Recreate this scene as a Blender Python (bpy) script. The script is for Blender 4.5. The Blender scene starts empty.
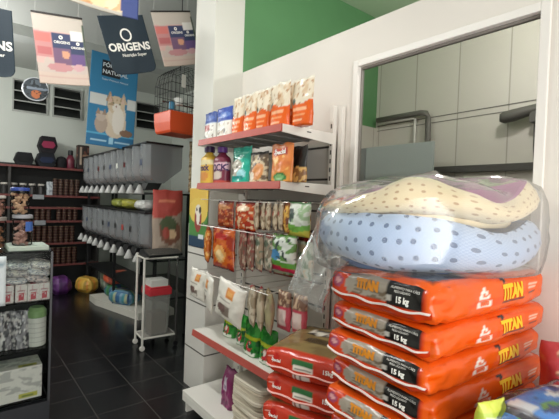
import bpy, bmesh, math, random
from mathutils import Vector, Matrix, noise
R = math.radians
rng = random.Random(7)
SC = bpy.context.scene
COL = SC.collection

# ---------------------------------------------------------------- helpers
def lin(c):
    return c / 12.92 if c <= 0.04045 else ((c + 0.055) / 1.055) ** 2.4
def C(h):
    h = h.lstrip('#')
    return tuple(lin(int(h[i:i + 2], 16) / 255) for i in (0, 2, 4)) + (1.0,)

MATS = {}
def mat(name, col, rough=0.5, metal=0.0, var=0.06, scale=8.0, bump=0.0, bscale=60.0, alpha=None, coat=0.0, spec=0.5):
    if name in MATS: return MATS[name]
    m = bpy.data.materials.new(name); m.use_nodes = True
    nt = m.node_tree; b = nt.nodes['Principled BSDF']
    c = C(col) if isinstance(col, str) else col
    b.inputs['Roughness'].default_value = rough
    b.inputs['Metallic'].default_value = metal
    b.inputs['Coat Weight'].default_value = coat
    b.inputs['Specular IOR Level'].default_value = spec
    tc = nt.nodes.new('ShaderNodeTexCoord')
    nz = nt.nodes.new('ShaderNodeTexNoise'); nz.inputs['Scale'].default_value = scale
    nz.inputs['Detail'].default_value = 3
    nt.links.new(tc.outputs['Object'], nz.inputs['Vector'])
    mx = nt.nodes.new('ShaderNodeMix'); mx.data_type = 'RGBA'
    mx.inputs[6].default_value = tuple(max(0, x * (1 - var)) for x in c[:3]) + (1,)
    mx.inputs[7].default_value = tuple(min(1, x * (1 + var)) for x in c[:3]) + (1,)
    nt.links.new(nz.outputs['Fac'], mx.inputs[0])
    nt.links.new(mx.outputs[2], b.inputs['Base Color'])
    if bump > 0:
        n2 = nt.nodes.new('ShaderNodeTexNoise'); n2.inputs['Scale'].default_value = bscale
        nt.links.new(tc.outputs['Object'], n2.inputs['Vector'])
        bp = nt.nodes.new('ShaderNodeBump'); bp.inputs['Strength'].default_value = bump
        bp.inputs['Distance'].default_value = 0.01
        nt.links.new(n2.outputs['Fac'], bp.inputs['Height'])
        nt.links.new(bp.outputs['Normal'], b.inputs['Normal'])
    if alpha is not None:
        out = nt.nodes['Material Output']
        tr = nt.nodes.new('ShaderNodeBsdfTransparent')
        ms = nt.nodes.new('ShaderNodeMixShader'); ms.inputs[0].default_value = alpha
        nt.links.new(tr.outputs[0], ms.inputs[1]); nt.links.new(b.outputs[0], ms.inputs[2])
        nt.links.new(ms.outputs[0], out.inputs['Surface'])
    MATS[name] = m
    return m

def painted(name, rough=0.35, bump=0.0, bscale=40, coat=0.0, sat=0.95):
    """printed surface: colour comes from the artwork stored on the mesh"""
    if name in MATS: return MATS[name]
    m = bpy.data.materials.new(name); m.use_nodes = True
    nt = m.node_tree; b = nt.nodes['Principled BSDF']
    a = nt.nodes.new('ShaderNodeAttribute'); a.attribute_name = 'Col'
    hs = nt.nodes.new('ShaderNodeHueSaturation'); hs.inputs['Saturation'].default_value = sat; hs.inputs['Value'].default_value = .95
    nt.links.new(a.outputs['Color'], hs.inputs['Color']); nt.links.new(hs.outputs[0], b.inputs['Base Color'])
    b.inputs['Roughness'].default_value = rough
    b.inputs['Coat Weight'].default_value = coat
    b.inputs['Coat Roughness'].default_value = 0.15
    if bump:
        tc = nt.nodes.new('ShaderNodeTexCoord')
        n2 = nt.nodes.new('ShaderNodeTexNoise'); n2.inputs['Scale'].default_value = bscale
        nt.links.new(tc.outputs['Object'], n2.inputs['Vector'])
        bp = nt.nodes.new('ShaderNodeBump'); bp.inputs['Strength'].default_value = bump
        bp.inputs['Distance'].default_value = 0.012
        nt.links.new(n2.outputs['Fac'], bp.inputs['Height'])
        nt.links.new(bp.outputs['Normal'], b.inputs['Normal'])
    MATS[name] = m
    return m

def glassy(name, tint, gloss, rough=0.05, body=None, bodyfac=0.0):
    """thin clear sheet: see-through with surface reflection and an optional milky body"""
    if name in MATS: return MATS[name]
    m = bpy.data.materials.new(name); m.use_nodes = True
    nt = m.node_tree; nt.nodes.remove(nt.nodes['Principled BSDF'])
    out = nt.nodes['Material Output']
    tr = nt.nodes.new('ShaderNodeBsdfTransparent'); tr.inputs[0].default_value = C(tint)
    gl = nt.nodes.new('ShaderNodeBsdfGlossy'); gl.inputs['Roughness'].default_value = rough
    lw = nt.nodes.new('ShaderNodeLayerWeight'); lw.inputs[0].default_value = gloss
    ms = nt.nodes.new('ShaderNodeMixShader')
    nt.links.new(lw.outputs['Facing' if gloss > .3 else 'Fresnel'], ms.inputs[0])
    nt.links.new(tr.outputs[0], ms.inputs[1]); nt.links.new(gl.outputs[0], ms.inputs[2])
    last = ms
    if body:
        df = nt.nodes.new('ShaderNodeBsdfDiffuse'); df.inputs[0].default_value = C(body)
        m2 = nt.nodes.new('ShaderNodeMixShader'); m2.inputs[0].default_value = bodyfac
        nt.links.new(ms.outputs[0], m2.inputs[1]); nt.links.new(df.outputs[0], m2.inputs[2])
        last = m2
    nt.links.new(last.outputs[0], out.inputs['Surface'])
    MATS[name] = m
    return m

def link(o, parent=None):
    COL.objects.link(o)
    if parent: o.parent = parent
    return o
def finish(bm, smooth=False, recalc=True):
    if recalc: bmesh.ops.recalc_face_normals(bm, faces=bm.faces)
    for f in bm.faces: f.smooth = smooth
def obj(name, bm, m, parent=None, smooth=False, loc=None, rot=None, bevel=0.0, recalc=True):
    finish(bm, smooth, recalc)
    me = bpy.data.meshes.new(name); bm.to_mesh(me); bm.free()
    if m: me.materials.append(m)
    o = bpy.data.objects.new(name, me)
    link(o, parent)
    if loc is not None: o.location = loc
    if rot is not None: o.rotation_euler = rot
    if bevel:
        md = o.modifiers.new('bevel', 'BEVEL'); md.width = bevel; md.segments = 2; md.limit_method = 'ANGLE'
    return o
def tag(o, label, cat, group=None):
    o['label'] = label; o['category'] = cat
    if group: o['group'] = group
    return o
def thing(name, label, cat, loc=(0, 0, 0), rz=0.0, group=None, rot=None):
    o = bpy.data.objects.new(name, None); o.empty_display_size = 0.05
    COL.objects.link(o); o.location = loc
    o.rotation_euler = rot if rot is not None else (0, 0, rz)
    return tag(o, label, cat, group)
def struct(name, bm, m, parent=None, **k):
    o = obj(name, bm, m, parent, **k)
    if parent is None: o['kind'] = 'structure'
    return o
def dup(root, loc, rz=None, label=None, group=None):
    r = root.copy(); COL.objects.link(r); r.location = loc
    if rz is not None: r.rotation_euler = (0, 0, rz)
    if label: r['label'] = label
    if group: r['group'] = group
    for ch in list(root.children):
        c = ch.copy(); COL.objects.link(c); c.parent = r
        for g in list(ch.children):
            d = g.copy(); COL.objects.link(d); d.parent = c
    return r

def BM(): return bmesh.new()
def box(bm, x0, y0, z0, x1, y1, z1):
    v = [bm.verts.new(p) for p in ((x0, y0, z0), (x1, y0, z0), (x1, y1, z0), (x0, y1, z0),
                                   (x0, y0, z1), (x1, y0, z1), (x1, y1, z1), (x0, y1, z1))]
    for f in ((0, 3, 2, 1), (4, 5, 6, 7), (0, 1, 5, 4), (1, 2, 6, 5), (2, 3, 7, 6), (3, 0, 4, 7)):
        bm.faces.new([v[i] for i in f])
    return bm
def bx(*a): return box(BM(), *a)
def prism(bm, pts, d, axis='y', at=0.0):
    """closed outline pts (2D) extruded by d along axis"""
    def P(p, q):
        a, b = p
        return {'y': (a, q, b), 'x': (q, a, b), 'z': (a, b, q)}[axis]
    A = [bm.verts.new(P(p, at)) for p in pts]; B = [bm.verts.new(P(p, at + d)) for p in pts]
    n = len(pts)
    bm.faces.new(A); bm.faces.new(B[::-1])
    for i in range(n): bm.faces.new((A[i], B[i], B[(i + 1) % n], A[(i + 1) % n]))
    return bm
def tube(bm, pts, r, n=8, closed=False):
    pts = [Vector(p) for p in pts]; rings = []
    N = len(pts)
    for i, p in enumerate(pts):
        a = pts[(i - 1) % N] if (i > 0 or closed) else p
        b = pts[(i + 1) % N] if (i < N - 1 or closed) else p
        t = (b - a).normalized()
        up = Vector((0, 0, 1)) if abs(t.z) < 0.9 else Vector((1, 0, 0))
        u = t.cross(up).normalized(); w = t.cross(u).normalized()
        rr = r[i] if isinstance(r, (list, tuple)) else r
        rings.append([bm.verts.new(p + (u * math.cos(2 * math.pi * k / n) + w * math.sin(2 * math.pi * k / n)) * rr) for k in range(n)])
    for i in range(N if closed else N - 1):
        A, B = rings[i], rings[(i + 1) % N]
        for k in range(n): bm.faces.new((A[k], A[(k + 1) % n], B[(k + 1) % n], B[k]))
    if not closed:
        bm.faces.new(rings[0][::-1]); bm.faces.new(rings[-1])
    return bm
def lathe(bm, prof, n=20, c=(0, 0, 0), sx=1, sy=1):
    rings = []
    for r, z in prof:
        rings.append([bm.verts.new((c[0] + sx * r * math.cos(2 * math.pi * k / n), c[1] + sy * r * math.sin(2 * math.pi * k / n), c[2] + z)) for k in range(n)])
    for A, B in zip(rings, rings[1:]):
        for k in range(n): bm.faces.new((A[k], A[(k + 1) % n], B[(k + 1) % n], B[k]))
    bm.faces.new(rings[0][::-1]); bm.faces.new(rings[-1])
    return bm

# text as a flat mesh, mapped by a function (x,y)->Vector
def text_bm(body, size, fn, depth=0.0, bold=0.0, align='CENTER', maxedge=0.02):
    cu = bpy.data.curves.new('t', 'FONT'); cu.body = body; cu.size = size
    cu.align_x = align; cu.align_y = 'CENTER'; cu.offset = bold; cu.resolution_u = 3
    to = bpy.data.objects.new('t', cu); COL.objects.link(to)
    dg = bpy.context.evaluated_depsgraph_get(); dg.update()
    me = bpy.data.meshes.new_from_object(to.evaluated_get(dg))
    bpy.data.objects.remove(to); bpy.data.curves.remove(cu)
    bm = BM(); bm.from_mesh(me); bpy.data.meshes.remove(me)
    bmesh.ops.triangulate(bm, faces=bm.faces)
    for _ in range(3):
        es = [e for e in bm.edges if e.calc_length() > maxedge]
        if not es: break
        bmesh.ops.subdivide_edges(bm, edges=es, cuts=1)
        bmesh.ops.triangulate(bm, faces=[f for f in bm.faces if len(f.verts) > 3])
    for v in bm.verts: v.co = fn(v.co.x, v.co.y)
    return bm
def merge(*bms):
    out = bms[0]
    for b in bms[1:]:
        me = bpy.data.meshes.new('m'); b.to_mesh(me); b.free(); out.from_mesh(me); bpy.data.meshes.remove(me)
    return out

# artwork: a list of layers painted in order at (s,t) in 0..1
def art(layers):
    L = []
    for l in layers:
        k = l[0]
        L.append((k,) + tuple(C(a) if isinstance(a, str) else a for a in l[1:]))
    def f(s, t):
        c = (0.5, 0.5, 0.5, 1)
        for l in L:
            k = l[0]
            if k == 'all': c = l[1]
            elif k == 'rect':
                if l[1] <= s <= l[3] and l[2] <= t <= l[4]: c = l[5]
            elif k == 'ell':
                if ((s - l[1]) / l[3]) ** 2 + ((t - l[2]) / l[4]) ** 2 <= 1: c = l[5]
            elif k == 'tri':    # apex up triangle cx, base t, half width, height
                h = (t - l[2]) / l[4]
                if 0 <= h <= 1 and abs(s - l[1]) <= l[3] * (1 - h): c = l[5]
            elif k == 'blob':   # x0,y0,x1,y1,scale,threshold,colour,seed
                if l[1] <= s <= l[3] and l[2] <= t <= l[4]:
                    if noise.noise(Vector((s * l[5], t * l[5] * 1.3, l[8]))) > l[6]: c = l[7]
            elif k == 'grad':   # printed ramp between two inks, bottom to top
                q = min(1, max(0, (t - l[1]) / (l[2] - l[1])))
                if l[1] <= t <= l[2]: c = tuple(a + (b - a) * q for a, b in zip(l[3], l[4]))
            elif k == 'wave':   # everything under a wavy line
                if t < l[1] + l[2] * math.sin(s * l[3] + l[4]): c = l[5]
        return c
    return f

def set_col(me, cols):
    at = me.color_attributes.new('Col', 'FLOAT_COLOR', 'POINT')
    flat = []
    for c in cols: flat.extend(c)
    at.data.foreach_set('color', flat)

# ---- pouches (front faces local -y, width along x, standing on z=0)
def pouch_fn(w, h, d, seed, kind):
    def S(s, t, side=-1):
        u = 2 * s - 1
        wid = w
        if kind == 'stand':
            f = min(1, (1 - t) / 0.75) ** 0.75 if t < 1 else 0
            f = max(0, f); g = (max(0, 1 - abs(u) ** 3)) ** 0.7
            wid = w * (0.94 + 0.06 * t)
        elif kind == 'pillow':
            f = max(0, math.sin(math.pi * min(1, max(0, t)))) ** 0.45; g = (max(0, 1 - abs(u) ** 2.6)) ** 0.6
            wid = w * (1 - 0.05 * math.sin(math.pi * t))
        else:   # 'block': full body with gathered top
            f = 1 if t < 0.7 else max(0.04, 1 - ((t - 0.7) / 0.3) ** 1.5)
            g = (max(0, 1 - abs(u) ** 6)) ** 0.6
        cr = noise.noise(Vector((s * 4 + seed, t * 5, seed * 1.7))) * 0.10 * d + noise.noise(Vector((s * 11, t * 13 + seed, 3))) * 0.05 * d
        edge = min(1, (1 - abs(u)) * 6)
        y = side * (0.5 * d * f * g + 0.0012) + cr * edge
        x = 0.5 * wid * u + noise.noise(Vector((seed, t * 3, 9))) * 0.07 * w * t
        z = h * t + noise.noise(Vector((s * 3.5, seed, 2))) * 0.05 * h * max(0, (t - .6) / .4)
        return Vector((x, y, z))
    return S
def pouch_mesh(name, w, h, d, front, back=None, kind='stand', seed=0, ns=22, nt=28):
    S = pouch_fn(w, h, d, seed, kind); back = back or front
    vs, cols, faces = [], [], []
    for side, a in ((-1, front), (1, back)):
        for j in range(nt + 1):
            for i in range(ns + 1):
                s, t = i / ns, j / nt
                vs.append(S(s, t, side)); cols.append(a(s, t))
    n1 = (ns + 1) * (nt + 1)
    def I(k, i, j): return k * n1 + j * (ns + 1) + i
    for j in range(nt):
        for i in range(ns):
            faces.append((I(0, i, j), I(0, i + 1, j), I(0, i + 1, j + 1), I(0, i, j + 1)))
            faces.append((I(1, i, j), I(1, i, j + 1), I(1, i + 1, j + 1), I(1, i + 1, j)))
        faces.append((I(0, 0, j), I(0, 0, j + 1), I(1, 0, j + 1), I(1, 0, j)))
        faces.append((I(0, ns, j), I(1, ns, j), I(1, ns, j + 1), I(0, ns, j + 1)))
    for i in range(ns):
        faces.append((I(0, i, 0), I(1, i, 0), I(1, i + 1, 0), I(0, i + 1, 0)))
        faces.append((I(0, i, nt), I(0, i + 1, nt), I(1, i + 1, nt), I(1, i, nt)))
    me = bpy.data.meshes.new(name); me.from_pydata(vs, [], faces)
    for p in me.polygons: p.use_smooth = True
    set_col(me, cols)
    return me, S
FILM = painted('printed_film', 0.32, 0.25, 30)
MATTE = painted('printed_paper', 0.6, 0.1, 60)
GLOSSY = painted('printed_gloss_film', 0.22, 0.3, 18, sat=1.02)
WHITEINK = mat('white_ink', '#f4f1ea', 0.4, var=0.02)
BLACKINK = mat('black_ink', '#141214', 0.4, var=0.02)
YELLOWINK = mat('yellow_ink', '#f5c417', 0.4, var=0.05)
def pouch(name, label, cat, loc, w, h, d, front, kind='stand', seed=0, rz=-math.pi / 2, group=None, texts=(), m=None, tilt=0, lean=0, extra=None, back=None):
    """texts: (body, s, t, size, material, bold, part_name)"""
    me, S = pouch_mesh(name, w, h, d, front, back, kind, seed)
    me.materials.append(m or FILM)
    rot = (tilt, lean, rz)
    if not texts and not extra:
        o = bpy.data.objects.new(name, me); COL.objects.link(o); o.location = loc; o.rotation_euler = rot
        return tag(o, label, cat, group)
    root = thing(name, label, cat, loc, group=group, rot=rot)
    o = bpy.data.objects.new('pouch', me); link(o, root)
    by = {}
    for body, s, t, size, tm, bold in texts:
        def fn(x, y):
            p = S(min(1, max(0, s + x / w)), min(1, max(0, t + y / h)), -1)
            return p + Vector((0, -0.0025, 0))
        by.setdefault(tm.name, []).append(text_bm(body, size, fn, bold=bold))
    for k, bl in by.items():
        obj('lettering', merge(*bl), bpy.data.materials[k], root, recalc=False)
    if extra: extra(root)
    return root

ORD = ['topmost', 'second from the top', 'third from the top', 'fourth from the top', 'fifth from the top', 'sixth from the top',
       'seventh from the top', 'eighth from the top', 'ninth from the top', 'tenth from the top', 'eleventh from the top', 'twelfth from the top']
NTH = ['first', 'second', 'third', 'fourth', 'fifth', 'sixth', 'seventh', 'eighth', 'ninth', 'tenth', 'eleventh', 'twelfth']

# ================================================================ camera
F = 400.0; H = 1.5
roll, pitch, yaw = R(2.1), math.atan(8.0 / F), math.atan(324.5 / F)
f0 = Vector((math.sin(yaw), math.cos(yaw), 0)); r0 = Vector((math.cos(yaw), -math.sin(yaw), 0)); u0 = Vector((0, 0, 1))
fw = f0 * math.cos(pitch) - u0 * math.sin(pitch); up = u0 * math.cos(pitch) + f0 * math.sin(pitch)
ir = r0 * math.cos(roll) + up * math.sin(roll); iu = up * math.cos(roll) - r0 * math.sin(roll)
cam = bpy.data.cameras.new('camera'); cam.sensor_width = 36; cam.lens = F * 36 / 559; cam.clip_start = 0.02
co = bpy.data.objects.new('camera', cam); COL.objects.link(co)
M = Matrix((ir, iu, -fw)).transposed().to_4x4(); M.translation = Vector((0, 0, H)); co.matrix_world = M
SC.camera = co

# ================================================================ setting
WX = 1.736; CEIL = 3.45
M_wall = mat('white_wall_paint', '#e3ddd5', 0.75, var=0.025, scale=1.5)
M_back = mat('pale_grey_paint', '#c9cdc6', 0.8, var=0.03, scale=1.2)
M_ceil = mat('ceiling_paint', '#c4c6c1', 0.85, var=0.03, scale=1.0)
M_green = mat('green_wall_paint', '#5a8c5c', 0.7, var=0.14, scale=2.5)
M_frame = mat('white_aluminium', '#ece8e2', 0.4, var=0.02)
def tiles(name, col, grout, sx, sy, ox, oy, rough, mort=0.006, axes='XY', var=0.1, bump=0.15):
    m = bpy.data.materials.new(name); m.use_nodes = True; nt = m.node_tree; b = nt.nodes['Principled BSDF']
    g = nt.nodes.new('ShaderNodeNewGeometry')
    sp = nt.nodes.new('ShaderNodeSeparateXYZ'); nt.links.new(g.outputs['Position'], sp.inputs[0])
    cb = nt.nodes.new('ShaderNodeCombineXYZ')
    nt.links.new(sp.outputs[axes[0]], cb.inputs['X']); nt.links.new(sp.outputs[axes[1]], cb.inputs['Y'])
    mp = nt.nodes.new('ShaderNodeMapping'); mp.inputs['Location'].default_value = (-ox, -oy, 0)
    nt.links.new(cb.outputs[0], mp.inputs['Vector'])
    br = nt.nodes.new('ShaderNodeTexBrick'); br.offset = 0; br.offset_frequency = 1; br.squash = 1
    br.inputs['Scale'].default_value = 1.0
    br.inputs['Brick Width'].default_value = sx; br.inputs['Row Height'].default_value = sy
    br.inputs['Mortar Size'].default_value = mort; br.inputs['Mortar Smooth'].default_value = 0.2
    c = C(col)
    br.inputs['Color1'].default_value = tuple(x * (1 - var) for x in c[:3]) + (1,)
    br.inputs['Color2'].default_value = tuple(x * (1 + var) for x in c[:3]) + (1,)
    br.inputs['Mortar'].default_value = C(grout)
    nt.links.new(mp.outputs[0], br.inputs['Vector']); nt.links.new(br.outputs['Color'], b.inputs['Base Color'])
    b.inputs['Roughness'].default_value = rough
    bp = nt.nodes.new('ShaderNodeBump'); bp.inputs['Strength'].default_value = bump; bp.inputs['Distance'].default_value = 0.004; bp.invert = True
    nt.links.new(br.outputs['Fac'], bp.inputs['Height']); nt.links.new(bp.outputs['Normal'], b.inputs['Normal'])
    return m
M_floor = tiles('black_floor_tiles', '#18181a', '#4a4743', 0.335, 0.335, 0.10, 0.165, 0.25, 0.0028)
M_tile = tiles('white_wall_tiles', '#dad6cf', '#55504a', 3.0, 0.375, 0.0, 0.315, 0.35, 0.006, 'YZ', 0.02)
M_fartile = tiles('far_wall_tiles', '#cfc9c1', '#aaa49c', 0.42, 3.0, 0.1, 0.0, 0.3, 0.006, 'YZ', 0.02)
M_fartile2 = tiles('far_side_tiles', '#cfc9c1', '#aaa49c', 0.42, 3.0, 0.0, 0.0, 0.3, 0.006, 'XZ', 0.02)

def wall(name, m, axis, p0, p1, u0_, u1_, z0, z1, holes=()):
    bm = BM()
    us = sorted({u0_, u1_, *[h[0] for h in holes], *[h[1] for h in holes]})
    for a, b in zip(us, us[1:]):
        cuts = sorted([(h[2], h[3]) for h in holes if h[0] <= a and h[1] >= b]); z = z0
        for c0, c1 in cuts + [(z1, z1)]:
            if c0 > z:
                if axis == 'x': box(bm, p0, a, z, p1, b, c0)
                else: box(bm, a, p0, z, b, p1, c0)
            z = c1
    return struct(name, bm, m)
struct('floor', bx(-1.7, -2.3, -0.1, 3.6, 7.7, 0), M_floor)
struct('ceiling', bx(-1.7, -2.3, CEIL, 3.6, 7.7, CEIL + 0.1), M_ceil)
struct('ceiling_side', bx(WX + .05, -2.2, CEIL - .02, 3.42, 2.66, CEIL - .001), mat('pale_green_ceiling', '#b9d0b0', .85, var=.06, scale=2))
LOUV = [(0.66, 1.15, 2.76, 3.26), (1.21, 1.66, 2.76, 3.26), (2.56, 3.05, 2.76, 3.26)]
wall('wall_back', M_back, 'y', 7.5, 7.6, -1.6, 3.40, 0, CEIL, LOUV)
wall('wall_left', M_back, 'x', -1.7, -1.6, -2.2, 7.6, 0, CEIL)
wall('wall_front', M_wall, 'y', -2.3, -2.2, -1.7, 3.5, 0, CEIL, [(-1.2, 1.45, 0, 2.75)])
wall('wall_right', M_wall, 'x', WX, WX + 0.05, -2.2, 2.66, 0, 2.5, [(0.553, 1.515, 1.25, 2.30)])
wall('wall_rear_right', M_back, 'x', 3.30, 3.40, 2.76, 7.5, 0, CEIL)
wall('wall_green_side', M_green, 'y', 2.66, 2.76, WX, 3.42, 0, CEIL)
struct('wall_tiled_side', bx(WX + 0.05, 2.64, 0, 3.42, 2.66, 2.30), M_fartile2)
wall('wall_far', M_fartile, 'x', 3.42, 3.52, -2.2, 2.76, 0, CEIL)
# far wall: dark seam strips of the panelling
for n_, (za, zb2, th) in enumerate(((2.318, 2.352, 0.007), (2.268, 2.298, 0.006))):
    struct('trim_%d' % (n_ + 3), prism(BM(), [(2.64, za), (2.64, za + th), (.4, zb2 + th), (.4, zb2)], .004, 'x', 3.416), mat('dark_seam', '#6d6a66', 0.6))
struct('trim_5', bx(3.37, -1.5, 1.81, 3.42, 2.02, 1.865), mat('dark_ledge', '#4b4845', 0.6))
struct('trim_6', bx(3.40, -1.5, 1.62, 3.42, 2.02, 1.64), MATS['dark_seam'])
# pillar
struct('wall_pillar', bx(1.48, 2.66, 0, WX, 2.97, CEIL), mat('pillar_paint', '#dcdad2', 0.7, var=0.03, scale=2))
struct('trim_pillar_tiles', box(bx(1.472, 2.655, 0, 1.48, 2.975, 1.30), 1.48, 2.652, 0, WX, 2.66, 1.30), M_tile)
# ceiling beam across the back of the shop
struct('trim_ceiling_beam', bx(-1.6, 5.6, 3.33, 3.30, 5.85, CEIL), mat('beam_paint', '#b5b8b4', 0.85))
# window in the right wall
w = struct('window_1', BM(), None)
bm = BM()
y0, y1, z0, z1 = 0.553, 1.515, 1.25, 2.30; fr = 0.035
box(bm, WX - 0.012, y0, z0, WX + 0.045, y0 + fr, z1); box(bm, WX - 0.012, y1 - fr, z0, WX + 0.045, y1, z1)
box(bm, WX - 0.012, y0 + fr, z1 - fr, WX + 0.045, y1 - fr, z1); box(bm, WX - 0.012, y0 + fr, z0, WX + 0.045, y1 - fr, z0 + fr)
obj('window_frame', bm, M_frame, w, bevel=0.003)
bm = BM(); g_ = 0.008
box(bm, WX + 0.015, y0 + fr, z0 + fr, WX + 0.035, y0 + fr + g_, z1 - fr); box(bm, WX + 0.015, y1 - fr - g_, z0 + fr, WX + 0.035, y1 - fr, z1 - fr)
box(bm, WX + 0.015, y0 + fr + g_, z1 - fr - 0.012, WX + 0.035, y1 - fr - g_, z1 - fr)
obj('gasket', bm, mat('grey_gasket', '#8b8680', 0.6), w)
obj('pane', bx(WX + 0.022, y0 + fr, z0 + fr, WX + 0.028, y1 - fr, z1 - fr), glassy('window_glass', '#f4f3f1', 0.12, 0.02), w)
# louvred windows high in the back wall
for i, (a, b, z0, z1) in enumerate(LOUV):
    w = struct('window_%d' % (i + 2), BM(), None)
    bm = BM(); t = 0.022
    box(bm, a, 7.47, z0, a + t, 7.6, z1); box(bm, b - t, 7.47, z0, b, 7.6, z1)
    box(bm, a + t, 7.47, z0, b - t, 7.6, z0 + t); box(bm, a + t, 7.47, z1 - t, b - t, 7.6, z1)
    obj('window_frame', bm, mat('grey_steel_frame', '#a9aba6', 0.5), w)
    hh = (z1 - z0 - 2 * t) / 3
    for k in range(3):
        zz = z0 + t + k * hh
        o = obj('louver', prism(BM(), [(7.50, zz), (7.506, zz), (7.566, zz + hh * 0.93), (7.56, zz + hh * 0.93)], b - a - 2 * t, 'x', a + t), mat('dark_louver_glass', '#1d1f1e', 0.35), w)
    bm = BM()
    for k in (1, 2): box(bm, a + t, 7.485, z0 + t + k * hh - 0.012, b - t, 7.498, z0 + t + k * hh + 0.006)
    obj('louver_rail', bm, MATS['grey_steel_frame'], w)
    obj('sky_block', bx(a + t, 7.58, z0 + t, b - t, 7.6, z1 - t), mat('dark_sky_block', '#101010', 0.8), w)  # dark sheet added behind the louvres, keeps the bright sky out
# plinths under the sack stacks
struct('trim_1', bx(1.04, 0.56, 0, 1.70, 0.90, 0.573), M_wall)
struct('trim_2', bx(0.95, 0.20, 0, 1.70, 0.44, 0.875), M_wall)

# ================================================================ wall rack
X0, X1, RY0, RY1 = 1.286, 1.730, 1.60, 2.50
rack = thing('display_rack', 'white metal wall rack of shelves and hooks with red price strips beside the pillar', 'rack', (1.5, 2.05, 0))
def RP(name, bm, m, **k):
    bmesh.ops.translate(bm, vec=(-1.5, -2.05, 0), verts=bm.verts)
    return obj(name, bm, m, rack, **k)
M_rack = mat('white_rack_enamel', '#e6e2da', 0.4, var=0.02)
M_red = mat('red_price_strip', '#b5544a', 0.45, var=0.12, scale=14)
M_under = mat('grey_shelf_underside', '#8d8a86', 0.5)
M_wire = mat('chrome_wire', '#cfcac2', 0.3, 0.6)
bp_m = tiles('rack_back_panels', '#d8d3cb', '#3b3733', 3.0, 0.19, 0.0, 0.12, 0.4, 0.007, 'YZ', 0.02)
RP('back_panel', bx(1.70, RY0 + 0.03, 0.12, 1.715, RY1 - 0.02, 1.84), bp_m)
for y in (RY0, RY1 - 0.03):
    bm = bx(1.672, y, 0, 1.70, y + 0.03, 2.06)
    u = RP('upright', bm, M_rack, bevel=0.003)
    bm = BM()
    for k in range(36): box(bm, 1.6705, y + 0.010, 0.18 + k * 0.05, 1.6722, y + 0.019, 0.205 + k * 0.05)
    bmesh.ops.translate(bm, vec=(-1.5, -2.05, 0), verts=bm.verts)
    obj('slot_row', bm, mat('dark_slot', '#4a4744', 0.6), u)
RP('rear_post', bx(1.706, RY0 - 0.035, 0, 1.734, RY0 - 0.005, 2.06), M_rack, bevel=0.003)
def shelf(z, th=0.03, x0=X0):
    s = RP('shelf', bx(x0 + 0.012, RY0 + 0.012, z - 0.012, 1.672, RY1 - 0.012, z), M_rack)
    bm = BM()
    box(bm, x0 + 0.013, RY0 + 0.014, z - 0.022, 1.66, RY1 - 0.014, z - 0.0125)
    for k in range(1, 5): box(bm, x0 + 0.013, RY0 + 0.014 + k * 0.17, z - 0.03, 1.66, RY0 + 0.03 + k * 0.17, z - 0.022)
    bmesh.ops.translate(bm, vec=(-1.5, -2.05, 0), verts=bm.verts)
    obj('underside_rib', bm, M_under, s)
    p = bm = prism(BM(), [(x0, z - 0.036), (x0 + 0.012, z - 0.036), (x0 + 0.012, z + 0.004), (x0 + 0.006, z + 0.004)], RY1 - RY0, 'y', RY0)
    bmesh.ops.translate(bm, vec=(-1.5, -2.05, 0), verts=bm.verts)
    ps = obj('price_strip', bm, M_red, s); ps['label'] = 'red price strip'
    for k in range(3):
        yy = RY0 + 0.16 + k * 0.29 + rng.uniform(-.03, .03)
        bm = bx(x0 - 0.0015, yy, z - 0.031, x0 + 0.003, yy + 0.055, z - 0.002)
        bmesh.ops.translate(bm, vec=(-1.5, -2.05, 0), verts=bm.verts)
    for yy in (RY0, RY1 - 0.012):
        bm = prism(BM(), [(x0 + 0.012, z - 0.038), (x0 + 0.012, z + 0.004), (1.675, z + 0.004), (1.675, z - 0.06)], 0.012, 'y', yy)
        bmesh.ops.translate(bm, vec=(-1.5, -2.05, 0), verts=bm.verts)
        br = obj('bracket', bm, M_rack, s, bevel=0.002)
        if yy == RY0:
            bm = bx(1.47, yy - 0.0012, z - 0.018, 1.50, yy, z - 0.012)
            bmesh.ops.translate(bm, vec=(-1.5, -2.05, 0), verts=bm.verts)
            obj('bracket_slot', bm, MATS['dark_slot'], s)
    return s
for z in (1.897, 1.602, 0.59): shelf(z)
RP('base_deck', box(bx(1.26, RY0, 0.135, 1.70, RY1 + 0.06, 0.155), 1.26, RY0, 0.085, 1.275, RY1 + 0.06, 0.135), M_rack, bevel=0.003)
for y in (RY0, RY1 + 0.035): RP('foot', bx(1.285, y, 0, 1.70, y + 0.022, 0.135), M_rack)
# hook rails and hooks
HOOKS = []
def rail(z, xf, ys):
    RP('hook_rail', tube(BM(), [(1.69, RY0 + 0.03, z), (1.69, RY1 - 0.03, z)], 0.008), mat('dark_rail', '#5a5552', 0.5))
    for y in ys:
        RP('hook', tube(BM(), [(1.695, y, z), (xf + 0.01, y, z - 0.004), (xf, y, z + 0.006)], 0.0028, 6), M_wire)
    RP('front_wire', tube(BM(), [(xf - 0.006, RY0 + 0.03, z - 0.01), (xf - 0.006, RY1 - 0.03, z - 0.004)], 0.0028, 6), M_wire)
rail(1.325, 1.305, (2.42, 2.22, 1.99, 1.81, 1.60 + .05))
rail(1.50, 1.315, (2.22, 1.99, 1.80, 1.62, 1.645))
rail(1.022, 1.275, (2.42, 2.28, 2.05, 1.86, 1.74, 1.64))

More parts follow.
